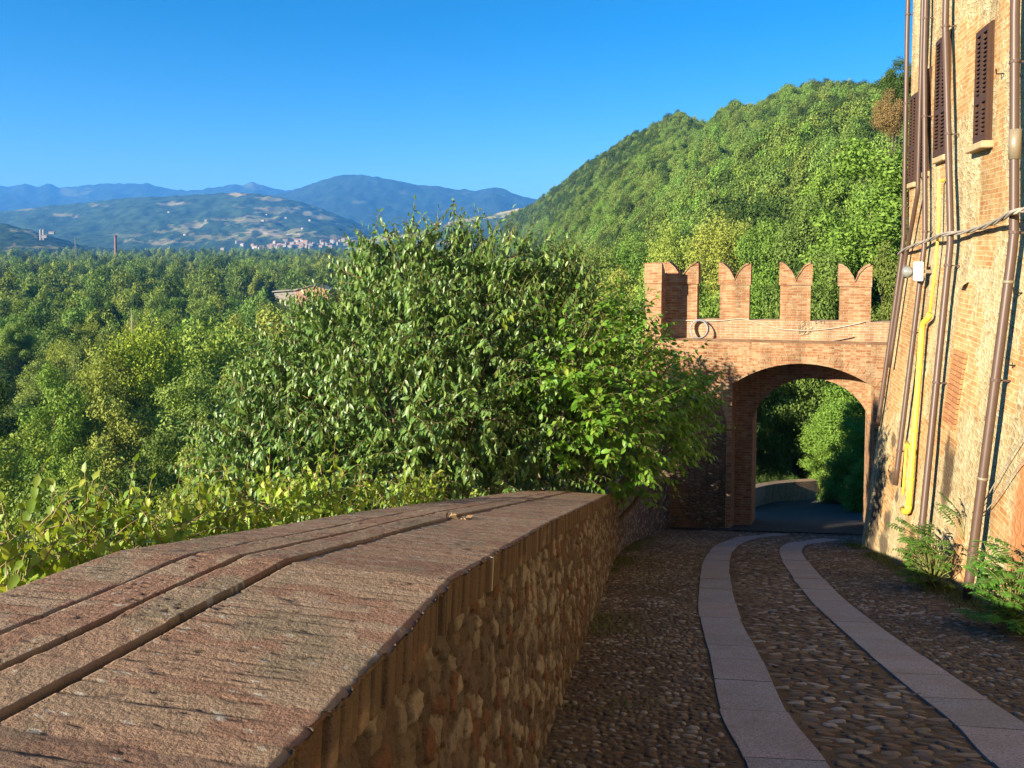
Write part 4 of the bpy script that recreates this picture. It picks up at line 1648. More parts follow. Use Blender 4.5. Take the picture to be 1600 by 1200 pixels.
def tube_np(lines, r0, r1, n=3):
    V, Q = [], []
    b = 0
    for pts in lines:
        m = len(pts)
        pts = np.array(pts)
        for i, p in enumerate(pts):
            d = unit(pts[min(i + 1, m - 1)] - pts[max(0, i - 1)])
            u = unit(np.cross(d, (0.31, 0.2, 0.93)))
            w = np.cross(d, u)
            r = r0 + (r1 - r0) * i / (m - 1)
            for j in range(n):
                a = 2 * math.pi * j / n
                V.append(p + (u * math.cos(a) + w * math.sin(a)) * r)
        for i in range(m - 1):
            for j in range(n):
                Q.append([b + i * n + j, b + i * n + (j + 1) % n, b + (i + 1) * n + (j + 1) % n, b + (i + 1) * n + j])
        b += m * n
    return np.array(V), np.array(Q)


def leafy_plant(name, label, cat, base, blobs, seed, mleaf, leaf_len, leaf_w, per, shoot_len, spacing, hang=.6, grav=.35, extra=(), stem_r=.06, group=None,
                mwood=None, outward=.8, upward=.7, mleaf2=None, extra_yellow=(), droop=.3):
    """a tree or bush: stems to every clump, shoots on the clumps, leaves on the shoots.
    blobs: (point, radius); extra: (point, direction, length) single shoots"""
    rng = np.random.default_rng(seed)
    root = empty(name, base, label, cat, group)
    starts, dirs, lens = [], [], []
    stems = []
    base = np.array(base)
    for (c, r) in blobs:
        c = np.array(c)
        n = int(per * (r / .6) ** 1.6) + 3
        for _ in range(n):
            v = unit(rng.normal(0, 1, 3))
            rr = r * rng.uniform(.25, .95) ** .6
            p = c + v * rr * np.array((1, .9, .95))
            d = v * outward + np.array((0, 0, upward)) + rng.normal(0, .35, 3)
            starts.append(p)
            dirs.append(d)
            lens.append(shoot_len * rng.uniform(.55, 1.2))
        mid = base + (c - base) * .5 + rng.normal(0, .12, 3) * np.linalg.norm(c - base) * .3
        q = [base + rng.normal(0, .03, 3), base * .7 + mid * .3 + (0, 0, .1), mid, mid * .4 + c * .6, c]
        stems.append(q)
        for _ in range(5):
            v = unit(rng.normal(0, 1, 3))
            stems.append([mid * .3 + c * .7, c + v * r * .4, c + v * r * .9 + (0, 0, .1 * r)])
    for (p, d, l) in extra:
        starts.append(np.array(p))
        dirs.append(np.array(d))
        lens.append(l)
    (P, A, N, L, W), lines = shoots(rng, starts, dirs, lens, spacing, leaf_len, leaf_w, hang, grav, droop)
    V, Q, T = leaves_mesh(P, A, N, L, W, rng.uniform(.1, .45, len(P)) * droop / .3, .28)
    V3, Q3 = tube_np(lines, .0045, .002, 3)
    me = np_mesh('crown', np.concatenate([V, V3]), [Q, T, Q3 + len(V)], False)
    link('crown', me, root, (mleaf, M['twig']))
    mi_ = np.zeros(len(me.polygons), dtype=np.int32)
    mi_[len(Q) + len(T):] = 1
    me.polygons.foreach_set('material_index', mi_)
    V2, Q2 = [], []
    mb = MB()
    for q in stems:
        L_ = len(q)
        big = L_ == 5
        sm = []
        for i in range(L_ - 1):
            for t in (0, .33, .66):
                sm.append(Vector(q[i]).lerp(Vector(q[i + 1]), t))
        sm.append(Vector(q[-1]))
        mb.tube(sm, stem_r if big else stem_r * .3, 6, stem_r * .3 if big else stem_r * .1)
    mb.build('trunk', mwood or M['bark'], root, smooth=True)
    if extra_yellow:
        (P, A, N, L, W), lines = shoots(rng, [np.array(e[0]) for e in extra_yellow], [np.array(e[1]) for e in extra_yellow], [e[2] for e in extra_yellow], spacing, leaf_len * .9, leaf_w * 1.1, hang, grav)
        V, Q, T = leaves_mesh(P, A, N, L, W)
        link('yellowed_leaves', np_mesh('yellowed_leaves', V, [Q, T]), root, (M['leaf_yellow'],))
    return root


def pxb(lst):
    """(px, py, Y, radius in px) -> blobs"""
    return [(tuple(at(a, b, Y)), r * Y / F) for (a, b, Y, r) in lst]


def spray(px, py, Y, dx, dz, l, dy=0.0):
    return (tuple(at(px, py, Y)), (dx, dy, dz), l)


# big dark tree right behind the parapet
dark = [(578, 440, 11.6, 42), (630, 430, 11.4, 66), (705, 425, 11.2, 70), (770, 430, 11.2, 70), (838, 450, 11.4, 62), (882, 455, 11.6, 44),
        (522, 520, 11.4, 54), (560, 530, 11.0, 80), (650, 530, 10.6, 95), (750, 530, 10.5, 100), (840, 540, 10.8, 80),
        (480, 590, 11, 66), (440, 640, 10.6, 70), (390, 690, 10.2, 66), (520, 640, 10.4, 90), (620, 640, 10, 100), (730, 640, 9.9, 105), (830, 640, 10.4, 90),
        (355, 735, 9.6, 46), (430, 735, 9.4, 76), (530, 735, 9.6, 85), (640, 735, 9.8, 90), (740, 740, 9.8, 85), (840, 730, 10.6, 76), (410, 600, 10.8, 36)]
ex = [spray(752, 400, 11.2, .02, 1, .62), spray(764, 402, 11.1, .12, 1, .5), spray(566, 405, 11.6, 0, 1, .50), spray(574, 410, 11.5, .1, 1, .42), spray(888, 425, 11.5, .02, 1, .5),
      spray(905, 430, 11.5, .15, 1, .5), spray(912, 445, 11.4, .3, .8, .4), spray(640, 380, 11.3, -.1, 1, .35), spray(700, 372, 11.3, .1, 1, .3), spray(790, 395, 11.1, .2, 1, .35),
      spray(850, 405, 11.3, .1, 1, .35), spray(470, 480, 11.4, -.4, .8, .4), spray(385, 625, 10.6, -.5, .8, .5), spray(330, 700, 9.8, -.5, .7, .45), spray(372, 640, 10.2, -.1, 1, .5)]
for _ in range(46):
    q_ = RND.choice(dark[:12] + dark[13:16])
    an = RND.uniform(.3, 2.9)
    ex.append(spray(q_[0] + math.cos(an) * q_[3] * .8, q_[1] - math.sin(an) * q_[3] * .8, q_[2] + .8, math.cos(an) * .7, .8, RND.uniform(.3, .55)))
ey = [spray(790, 500 + 12 * i, 10.0, RND.uniform(-.6, .6), .6, .22) for i in range(2)] + [spray(870 + 14 * i, 572 + 3 * i, 10.4, .8, .3, .18) for i in range(2)]
tb = at(640, 560, 10.9)
leafy_plant('broadleaf_tree', 'dense dark green tree with long drooping leaves rising behind the parapet', 'tree', (tb.x, tb.y, ground_z(tb.x, tb.y) - .2), pxb([(a, b, Y + (1.3 if a > 700 else .8), r) for a, b, Y, r in dark]), 5,
            M['leaf_dark'], .150, .058, 100, .58, .040, .84, .55, ex, .07, extra_yellow=ey)
# bright tree at the gate
brt = [(930, 495, 12.4, 44), (975, 520, 12.6, 48), (895, 560, 11.4, 60), (960, 570, 11.8, 66), (1025, 590, 13.0, 52), (880, 640, 11.2, 70), (950, 640, 11.6, 78), (1020, 640, 13, 64),
       (830, 520, 17.5, 60), (850, 600, 17.5, 70), (800, 600, 17, 70), (870, 680, 17.6, 70), (910, 560, 18.2, 60), (930, 640, 18.4, 60), (950, 690, 18.5, 50), (990, 640, 19, 46), (900, 730, 18.2, 50), (1000, 715, 19, 44), (960, 745, 18.6, 40), (1020, 600, 19.2, 34),  # unseen rear clumps, added to shade the gateway's left pier
       (1070, 610, 15.0, 44), (1080, 655, 15.0, 46), (895, 705, 11.6, 56), (955, 710, 12.4, 62), (1010, 700, 13.6, 54), (985, 755, 14.4, 34), (1050, 690, 14.6, 42), (925, 750, 13.6, 30)]
tb = at(905, 700, 14.6)
leafy_plant('broadleaf_tree', 'bright green leafy tree leaning over the parapet against the gateway', 'tree', (tb.x - .3, tb.y, ground_z(tb.x - .3, tb.y) - .2), pxb(brt), 8,
            M['leaf_bright'], .155, .095, 66, .5, .052, .5, .4, [spray(1095, 600, 15.2, .4, .5, .4), spray(1100, 640, 15.2, .5, .2, .4), spray(945, 470, 12.4, 0, 1, .4)], .06)
# row of shrubs whose bright leaves stand above the coping
rows = [
    ([(20, 905, 3.0, 60), (-50, 900, 2.9, 60), (40, 850, 3.2, 34), (15, 960, 2.8, 34)], 'yellow-green broad-leaved shrub at the wall, lowest one in the left corner'),
    ([(120, 880, 3.5, 60), (140, 830, 3.7, 42), (80, 860, 3.6, 38), (150, 900, 3.3, 30)], 'yellow-green shrub behind the coping with one tall leaning shoot'),
    ([(225, 850, 4.0, 52), (270, 830, 4.2, 40), (200, 810, 4.3, 30), (255, 870, 3.8, 26)], 'yellow-green shrub behind the coping, third along from the left corner'),
    ([(330, 830, 4.6, 50), (380, 810, 4.8, 46), (310, 800, 4.7, 30)], 'yellow-green shrub under the left edge of the dark tree'),
    ([(440, 805, 5.2, 48), (490, 785, 5.6, 44), (520, 770, 5.8, 40), (420, 790, 5.3, 34)], 'yellow-green shrub under the middle of the dark tree'),
    ([(580, 790, 6.2, 36), (630, 785, 6.6, 34), (665, 785, 7.0, 30), (655, 770, 7.0, 24)], 'small yellow-leaved shrub against the coping below the tree trunk'),
]
for i, (bl, lb) in enumerate(rows):
    pb = pxb(bl)
    c = np.mean([b[0] for b in pb], axis=0)
    top = [(tuple(np.array(b[0]) + (0, 0, b[1] * .6)), (RND.uniform(-.4, .4), 0, 1), RND.uniform(.18, .30)) for b in pb]
    if i == 1:
        top.append((tuple(at(128, 850, 3.6)), (.1, 0, 1), .30))
    leafy_plant('shrub', lb, 'shrub', (c[0] - .15, c[1], ground_z(c[0], c[1]) - .05), pb, 30 + i, M['leaf_lime'], .082, .050, 150, .17, .024, .85, .45, top, .012,
                group='yellow-green shrubs along the wall', mwood=M['stem_green'])


# weeds with feathery leaves at the house foot
def feather_plant(label, base, fronds, seed, leaflet=.095, name='weed_plant'):
    rng = np.random.default_rng(seed)
    root = empty(name, base, label, 'plant', 'feathery weeds at the house foot')
    P, A, N, L, W = [], [], [], [], []
    lines = []
    mb = MB()
    for (st, d, ln, rise) in fronds:
        st, d = np.array(st), unit(np.array(d))
        n = int(ln / .030)
        p = st.copy()
        pts = []
        dd = d.copy()
        for i in range(n):
            pts.append(p.copy())
            t = i / n
            dd = unit(dd + np.array((0, 0, -.045)))
            p = p + dd * ln / n
            if t > .18:
                side = unit(np.cross(dd, (0, 0, 1)))
                for s in (-1, 1):
                    ax = side * s + dd * .45 + np.array((0, 0, -.15)) + rng.normal(0, .08, 3)
                    P.append(p)
                    A.append(ax)
                    N.append(np.array((0, 0, 1.0)) + rng.normal(0, .2, 3))
                    k_ = math.sin(min(1, (t - .12) / .35) * 1.57) * (1 - .5 * max(0, t - .6) / .4)
                    L.append(leaflet * k_ * rng.uniform(.85, 1.1))
                    W.append(leaflet * .34 * k_)
        lines.append(pts)
        mb.tube([base, (Vector(base) + Vector(st)) / 2 + Vector((0, 0, .05)), st], .008, 5, .004)
    V, Q, T = leaves_mesh(np.array(P), np.array(A), np.array(N), np.array(L), np.array(W), .15, .15)
    link('leaves', np_mesh('leaves', V, [Q, T]), root, (M['leaf_fern'],))
    V, Q = tube_np(lines, .004, .002, 4)
    o_ = mb.build('stem', M['stem_green'], root)
    link('stalks', np_mesh('stalks', V, [Q], True), root, (M['stem_green'],))
    return root


def fern_bush(label, pix, Yb, n, seed, rng_px=40, ln=(.20, .36)):
    r_ = random.Random(seed)
    (a, b) = pix
    base = road_pt(a, b)
    s_ = (base - U0).dot(UT)
    base = house_pt(s_, road_z(base.y), .28)
    fr = []
    for i in range(n):
        ang = r_.uniform(0, 6.28)
        st = base + UT * r_.uniform(-.36, .36) + UN * r_.uniform(-.20, .22) + Vector((0, 0, r_.uniform(.02, .75)))
        fr.append((tuple(st), (UT * math.cos(ang) + UN * (abs(math.sin(ang)) * .9 + .1)) + Vector((0, 0, r_.uniform(.2, .9))), r_.uniform(*ln), 0))
    return feather_plant(label, tuple(base), fr, seed)


fern_bush('feathery green weed bush between the two near drainpipes', (1520, 925), 11, 90, 51)
fern_bush('feathery green weed bush at the right edge beyond the near drainpipe', (1640, 990), 8, 90, 52)
s_, z_ = s_at(1513, 800)
pb_ = house_pt(s_, fz(1513, 850), .03)
feather_plant('single upright feathery sprig growing from the house wall', tuple(pb_), [(tuple(pb_ + Vector((0, 0, .05 + .08 * i))), UN * .7 + UT * RND.uniform(-.5, .5) + Vector((0, 0, 1.2)), .42, 0) for i in range(4)], 53)

# low grass along the house foot and in patches on the lane
rng = np.random.default_rng(77)
P, A, N, L, W = [], [], [], [], []
for i in range(8000):
    y = rng.uniform(7.3, 16.5)
    off = abs(rng.normal(0, .18))
    x = foot_x(y) - off - .02
    if fbm(y * 1.2, off * 2, 2, 8) < -.05:
        continue
    P.append((x, y, road_z(y) + .005))
    A.append((rng.normal(0, .5), rng.normal(0, .5), 1))
    N.append((rng.normal(), rng.normal(), .2))
    L.append(rng.uniform(.03, .10))
    W.append(.008)
for i in range(6500):
    y = rng.uniform(5, 18)
    x = xin(y) + abs(rng.normal(0, .28)) + .02
    if fbm(y * .9, x * .9, 2, 18) < .02:
        continue
    P.append((x, y, road_z(y) + .005))
    A.append((rng.normal(0, .6), rng.normal(0, .6), 1))
    N.append((rng.normal(), rng.normal(), .2))
    L.append(rng.uniform(.02, .075))
    W.append(.007)
V, Q, T = leaves_mesh(np.array(P), np.array(A), np.array(N), np.array(L), np.array(W))
tag(link('grass', np_mesh('grass', V, [Q, T]), None, (M['grass'],)), 'short dry grass tufts along the lane edges', 'grass', kind='stuff')
# ------------------------------------------------------------------ distance trees
def crown_mesh(name, n, size, seed, shape='round'):
    """unit crown: radius 1, from z 0 to 2; many small folded faces spread over clumps"""
    rng = np.random.default_rng(seed)
    blobs = []
    nb = {'round': 44, 'tall': 40, 'cone': 22, 'loose': 38, 'high': 80}[shape]
    for _ in range(nb):
        for _try in range(40):
            v = rng.uniform(-1, 1, 3)
            if np.linalg.norm(v) < 1:
                break
        z = 1.0 + v[2] * .82
        r_env = 1.0
        if shape == 'tall':
            r_env = .62 * (1.15 - .4 * abs(z - .8))
        if shape == 'cone':
            r_env = max(.12, .75 * (1.95 - z) / 1.9)
        if shape == 'high':
            z = 1.0 + v[2] * .9
            z *= 2
        blobs.append((np.array((v[0] * .72 * r_env, v[1] * .72 * r_env, z)), rng.uniform(.16, .34) * (.85 if shape != 'round' else 1) * (.9 if shape == 'loose' else 1)))
    cen = np.array([b[0] for b in blobs])
    rad_ = np.array([b[1] for b in blobs])
    w = rad_ ** 2
    idx = rng.choice(nb, n, p=w / w.sum())
    v = unit(rng.normal(0, 1, (n, 3)))
    rr = rad_[idx] * (1 - rng.normal(.05, .25, n))
    P = cen[idx] + v * rr[:, None] * np.array((1, 1, .85))
    # drop what lies deep inside another clump
    dm = np.linalg.norm(P[:, None] - cen[None], axis=2) / rad_[None]
    dm[np.arange(n), idx] = 9
    keep = dm.min(1) > .45
    P, v = P[keep], v[keep]
    m = len(P)
    N = unit(v + rng.normal(0, .55, (m, 3)) + np.array((0, 0, .25)))
    A = unit(np.cross(N, rng.normal(0, 1, (m, 3))))
    S = np.cross(N, A)
    sz = size * rng.uniform(.6, 1.3, m)[:, None]
    V = np.stack([P - A * sz, P + S * sz * .55 + N * sz * .18, P + A * sz, P - S * sz * .55 + N * sz * .18], 1).reshape(-1, 3)
    b = (np.arange(m) * 4)[:, None]
    T = np.concatenate([b + np.array([[0, 1, 2]]), b + np.array([[0, 2, 3]])])
    return np_mesh(name, V, [T])


def trunk_mesh(name, seed):
    r_ = random.Random(seed)
    mb = MB()
    mb.tube([(0, 0, -.05), (.02, .01, .25), (.0, .03, .6), (.02, 0, 1.2)], [.05, .04, .03, .012], 7)
    for i in range(6):
        a = r_.uniform(0, 6.28)
        z = r_.uniform(.25, .8)
        d = Vector((math.cos(a), math.sin(a), 1.1))
        mb.tube([(0, 0, z), tuple(Vector((0, 0, z)) + d * .18), tuple(Vector((0, 0, z)) + d * .42 + Vector((0, 0, .05)))], [.018, .012, .004], 5)
    me = bpy.data.meshes.new(name)
    me.from_pydata(mb.v, [], mb.f)
    return me


SHAPES = {}
for sh in ('round', 'tall', 'cone', 'loose', 'high'):
    SHAPES[sh] = [crown_mesh('crown_' + sh, 28000 if sh == 'high' else 15000 if sh != 'cone' else 4500, .031, 100 + i * 7 + len(sh), sh) for i in range(3)]
LOW = {}
for sh in ('round', 'tall', 'loose'):
    LOW[sh] = [crown_mesh('crown_far_' + sh, 3400, .060, 200 + i * 7 + len(sh), sh) for i in range(3)]
TRUNKS = [trunk_mesh('trunk', 300 + i) for i in range(3)]
for t_ in TRUNKS:
    t_.materials.append(M['bark'])
MESHES = {}


def crown_of(sh, var, mat_, low=False):
    key = (sh, var, mat_, low)
    if key not in MESHES:
        me = (LOW if low else SHAPES)[sh][var].copy()
        me.name = 'crown'
        me.materials.append(M[mat_])
        MESHES[key] = me
    return MESHES[key]


def tree(x, y, zb, H, R, sh, mat_, label, group, name='tree', low=False, cf_=.12, var=None, full=False):
    root = empty(name, (x, y, zb), label, 'tree', group)
    if full and H > 2.9 * R:
        sh = 'high'
    c = bpy.data.objects.new('crown', crown_of(sh, RND.randrange(3) if var is None else var, mat_, low))
    COL.objects.link(c)
    c.parent = root
    hz = min(H * (1 - cf_) / 2, R * (9 if full else 1.9 if sh == 'tall' else 1.3))
    c.location = (0, 0, H - 1.9 * hz)
    c.scale = (R, R, hz if sh != 'high' else hz / 2)
    c.rotation_euler = (0, 0, RND.uniform(0, 6.28))
    t = bpy.data.objects.new('trunk', RND.choice(TRUNKS))
    COL.objects.link(t)
    t.parent = root
    t.scale = (R * .8, R * .8, H * .62)
    t.rotation_euler = (0, 0, RND.uniform(0, 6.28))
    return root, c


def tree_px(px, py, D, wpx, sh, mat_, label, group, zb=None, name='tree', cf_=.1, full=False):
    p = at(px, py, D)
    z0 = ground_z(p.x, p.y) if zb is None else zb
    H = max(4.0, p.z - z0)
    return tree(p.x, p.y, p.z - H, H, wpx / 2 * D / F, sh, mat_, label, group, name, cf_=cf_, full=full)


VG = 'valley trees below the wall'
HERO = [  # px, top py, distance, width px, shape, material, label
    (90, 562, 72, 105, 'loose', 'crown_lime', 'fresh light green feathery tree standing alone lower left in the valley'),
    (225, 512, 90, 110, 'round', 'crown_yellow', 'golden yellow tree topping the near valley clump'),
    (165, 545, 86, 120, 'round', 'crown_olive', 'olive green tree just left of the golden yellow tree'),
    (330, 492, 100, 170, 'round', 'crown_olive', 'broad olive tree right of the golden yellow tree'),
    (415, 488, 108, 120, 'loose', 'crown_tan', 'brownish olive tree between the broad olive tree and the dark tree'),
    (300, 585, 76, 130, 'round', 'crown_green', 'mid green round tree in front of the broad olive tree'),
    (185, 610, 72, 120, 'loose', 'crown_tan', 'tan and green thin-leaved tree below the golden yellow tree'),
    (400, 560, 82, 110, 'round', 'crown_green', 'round green tree half hidden by the dark tree edge'),
    (30, 665, 60, 140, 'loose', 'crown_olive', 'olive yellow bushy tree at the left edge below the light green tree'),
    (120, 690, 56, 120, 'loose', 'crown_olive', 'thin yellowish tree low in the valley clump'),
    (250, 660, 60, 130, 'loose', 'crown_green', 'green tree low in the clump left of the dark tree'),
    (330, 660, 58, 110, 'round', 'crown_olive', 'olive bush tree beside the dark tree and above the shrubs'),
    (70, 745, 46, 150, 'loose', 'crown_green', 'soft green bush tree just above the left shrubs'),
    (200, 735, 46, 140, 'loose', 'crown_deep', 'deep green tree right above the coping shrubs'),
    (290, 750, 44, 120, 'loose', 'crown_olive', 'low olive tree directly above the coping shrubs'),
    (-20, 590, 76, 90, 'loose', 'crown_deep', 'dark tree cut by the left edge of the picture'),
    (455, 545, 92, 90, 'round', 'crown_deep', 'dark green tree tucked behind the dark tree flank'),
]
for (a, b, D, w, sh, m_, lb) in HERO:
    nm = 'tree'
    tree_px(a, b, D, w * 1.25, sh, m_, lb, VG, full=D < 80)

# yellow cap on an olive tree nearby, then the riverside wood: single trees in front, one mass behind
LBL = {'crown_green': 'mid green poplar in the valley wood', 'crown_olive': 'olive toned poplar in the valley wood', 'crown_deep': 'dark green tree in the valley wood', 'crown_lime': 'light green tree in the valley wood', 'crown_tan': 'dry brownish tree in the valley wood'}
cells = []
occ = []
for (a, b, D, w, *_r) in HERO:
    p = at(a, b, D)
    occ.append((p.x, p.y, w / 2 * D / F))
rr_ = random.Random(5)
tries = 0
placed = []
while len(placed) < 230 and tries < 20000:
    tries += 1
    D = math.sqrt(rr_.uniform(98 ** 2, 300 ** 2))
    px = rr_.uniform(-60, 640)
    x = (px - 800) / F * D
    R_ = rr_.uniform(3.6, 6.2)
    if any((x - q[0]) ** 2 + (D - q[1]) ** 2 < (.72 * (R_ + q[2])) ** 2 for q in placed) or any((x - q[0]) ** 2 + (D - q[1]) ** 2 < (.8 * (R_ + q[2])) ** 2 for q in occ):
        continue
    # a clearing around the farm house
    if 425 < px < 550 and 215 < D < 300:
        continue
    placed.append((x, D, R_, px))
for (x, D, R_, px) in placed:
    zb = ground_z(x, D)
    # the canopy is higher in the far woods, lower in the dark hollow at the left
    H = rr_.uniform(15.0, 20.5)
    if px < 140 and D < 150:
        H *= .72
    m_ = rr_.choices(['crown_green', 'crown_olive', 'crown_deep', 'crown_lime', 'crown_tan'], [10, 3.5, 3, 1.2, .12])[0]
    sh = rr_.choices(['tall', 'round', 'loose'], [5, 5, 2])[0]
    if sh == 'tall':
        R_ *= 1.25
    far = 'near' if D < 170 else 'far'
    tree(x, D, zb, H, R_, sh, m_, LBL[m_] + (', among the nearer rows' if far == 'near' else ', among the farther rows'), 'trees of the valley wood', low=D > 190)

for (px, tp, D_, w_, m_) in [(440, 468, 372, 30, 'crown_green'), (462, 470, 368, 32, 'crown_green'), (490, 471, 366, 34, 'crown_deep'), (515, 468, 370, 34, 'crown_green'), (538, 458, 374, 36, 'crown_olive'), (425, 460, 378, 30, 'crown_deep')]:
    p = at(px, tp, D_)
    tree(p.x, p.y, p.z - 12, 12, w_ / 2 * D_ / F, 'round', m_, 'low tree screening the pink farmhouse in the valley', 'low trees before the farmhouse', low=True, cf_=.02)

# bare pale dead tree in the wood
p = at(205, 482, 122)
root = empty('dead_tree', (p.x, p.y, ground_z(p.x, p.y)), 'bare pale dead tree among the green valley trees', 'tree')
mb = MB()
Hh = p.z - ground_z(p.x, p.y)
for i in range(16):
    a = RND.uniform(0, 6.28)
    z0 = Hh * RND.uniform(.35, .8)
    d = Vector((math.cos(a), math.sin(a), 1.6))
    q = Vector((p.x, p.y, p.z - Hh + z0))
    mb.tube([q, q + d * Hh * .07, q + d * Hh * .13 + Vector((0, 0, .4))], [.07, .04, .012], 5)
mb.tube([(p.x, p.y, p.z - Hh), (p.x + .2, p.y, p.z - Hh * .5), (p.x, p.y, p.z)], [.3, .2, .04], 7)
mb.build('trunk', M['bark_pale'], root)


def scatter(name, pts, sizes, crowns, label, cat, seed=0, hz=(1.0, 1.35)):
    """one 'stuff' object: tree crowns set on points by geometry nodes"""
    me = bpy.data.meshes.new(name)
    me.from_pydata([tuple(p) for p in pts], [], [])
    at_ = me.attributes.new('size', 'FLOAT', 'POINT')
    at_.data.foreach_set('value', np.asarray(sizes, dtype=np.float32))
    o = link(name, me)
    tag(o, label, cat, kind='stuff')
    ng = bpy.data.node_groups.new(name, 'GeometryNodeTree')
    ng.interface.new_socket('Geometry', in_out='INPUT', socket_type='NodeSocketGeometry')
    ng.interface.new_socket('Geometry', in_out='OUTPUT', socket_type='NodeSocketGeometry')
    nd, lk = ng.nodes, ng.links
    gi, go = nd.new('NodeGroupInput'), nd.new('NodeGroupOutput')
    iop = nd.new('GeometryNodeInstanceOnPoints')
    jn = nd.new('GeometryNodeJoinGeometry')
    for c in crowns:
        oi = nd.new('GeometryNodeObjectInfo')
        oi.inputs['Object'].default_value = c
        oi.inputs['As Instance'].default_value = True
        lk.new(oi.outputs['Geometry'], jn.inputs[0])
    rot = nd.new('FunctionNodeRandomValue')
    rot.data_type = 'FLOAT_VECTOR'
    rot.inputs[0].default_value = (-.08, -.08, 0)
    rot.inputs[1].default_value = (.08, .08, 6.28)
    scl = nd.new('FunctionNodeRandomValue')
    scl.data_type = 'FLOAT_VECTOR'
    scl.inputs[0].default_value = (.85, .85, hz[0])
    scl.inputs[1].default_value = (1.15, 1.15, hz[1])
    na = nd.new('GeometryNodeInputNamedAttribute')
    na.data_type = 'FLOAT'
    na.inputs['Name'].default_value = 'size'
    vm = nd.new('ShaderNodeVectorMath')
    vm.operation = 'SCALE'
    lk.new(scl.outputs[0], vm.inputs[0])
    lk.new(na.outputs[0], vm.inputs['Scale'])
    iop.inputs['Pick Instance'].default_value = True
    lk.new(gi.outputs[0], iop.inputs['Points'])
    lk.new(jn.outputs[0], iop.inputs['Instance'])
    lk.new(rot.outputs[0], iop.inputs['Rotation'])
    lk.new(vm.outputs[0], iop.inputs['Scale'])
    lk.new(iop.outputs[0], go.inputs[0])
    md = o.modifiers.new('scatter', 'NODES')
    md.node_group = ng
    return o


# ------------------------------------------------------------------ the wooded hill on the right
RIDGE = [(790, 345, 1500), (835, 324, 1250), (870, 300, 1050), (910, 268, 900), (960, 240, 790), (1010, 214, 700), (1045, 196, 650), (1065, 191, 625), (1090, 203, 600), (1106, 215, 585), (1116, 207, 560), (1132, 184, 535), (1152, 178, 525), (1178, 184, 500), (1205, 174, 480), (1230, 158, 460), (1270, 150, 430), (1320, 147, 410), (1400, 148, 380), (1560, 140, 330), (1760, 110, 290)]
FOOT = [(770, 1350, -37), (790, 1050, -37), (800, 800, -37), (810, 600, -36), (820, 440, -35), (840, 330, -33), (865, 250, -31), (900, 190, -29), (940, 150, -27), (1000, 118, -24), (1080, 92, -21), (1180, 74, -18), (1330, 60, -16), (1560, 50, -14)]
ns = len(RIDGE)
_r = np.array([q[0] for q in RIDGE], dtype=float)
_f = np.array(FOOT, dtype=float)
_fr = np.array([790, 835, 870, 910, 960, 1010, 1060, 1105, 1150, 1220, 1300, 1400, 1560, 1760], dtype=float)
FOOT = [tuple(np.interp(x_, _fr, _f[:, k_]) for k_ in range(3)) for x_ in _r]
SI = np.linspace(0, ns - 1, 150)
TI = np.linspace(0, 1.35, 60)
rp = np.array([tuple(at(*q)) for q in RIDGE])
fp = np.array([((px - 800) / F * D, D, z) for px, D, z in FOOT])


def hill_pt(u, t):
    i = np.arange(ns)
    R_ = np.array([np.interp(u, i, rp[:, k]) for k in range(3)]).T
    F_ = np.array([np.interp(u, i, fp[:, k]) for k in range(3)]).T
    t = np.asarray(t)[..., None]
    tt = np.minimum(t, 1)
    q = F_ + (R_ - F_) * t
    zz = F_[..., 2:] + (R_[..., 2:] - F_[..., 2:]) * (1.08 * tt - .08 * tt ** 2.2)
    zz = zz - np.maximum(t - 1, 0) ** 1.3 * 160
    q[..., 2:] = zz
    n = fbm(q[..., 0] * .02, q[..., 1] * .013, 4, 33)
    q[..., 2] += n * 26 * np.sin(np.clip(t[..., 0], 0, 1) * math.pi) ** .7
    return q


UU, TT = np.meshgrid(SI, TI, indexing='ij')
HV = hill_pt(UU.ravel(), TT.ravel())
nt_ = len(TI)
i0 = (np.arange(len(SI) - 1)[:, None] * nt_ + np.arange(nt_ - 1)[None])
quads = np.stack([i0, i0 + nt_, i0 + nt_ + 1, i0 + 1], -1).reshape(-1, 4)
me = np_mesh('hill', HV, [quads], True)
tag(link('hill', me, None, (M['hill_ground'],)), kind='structure')

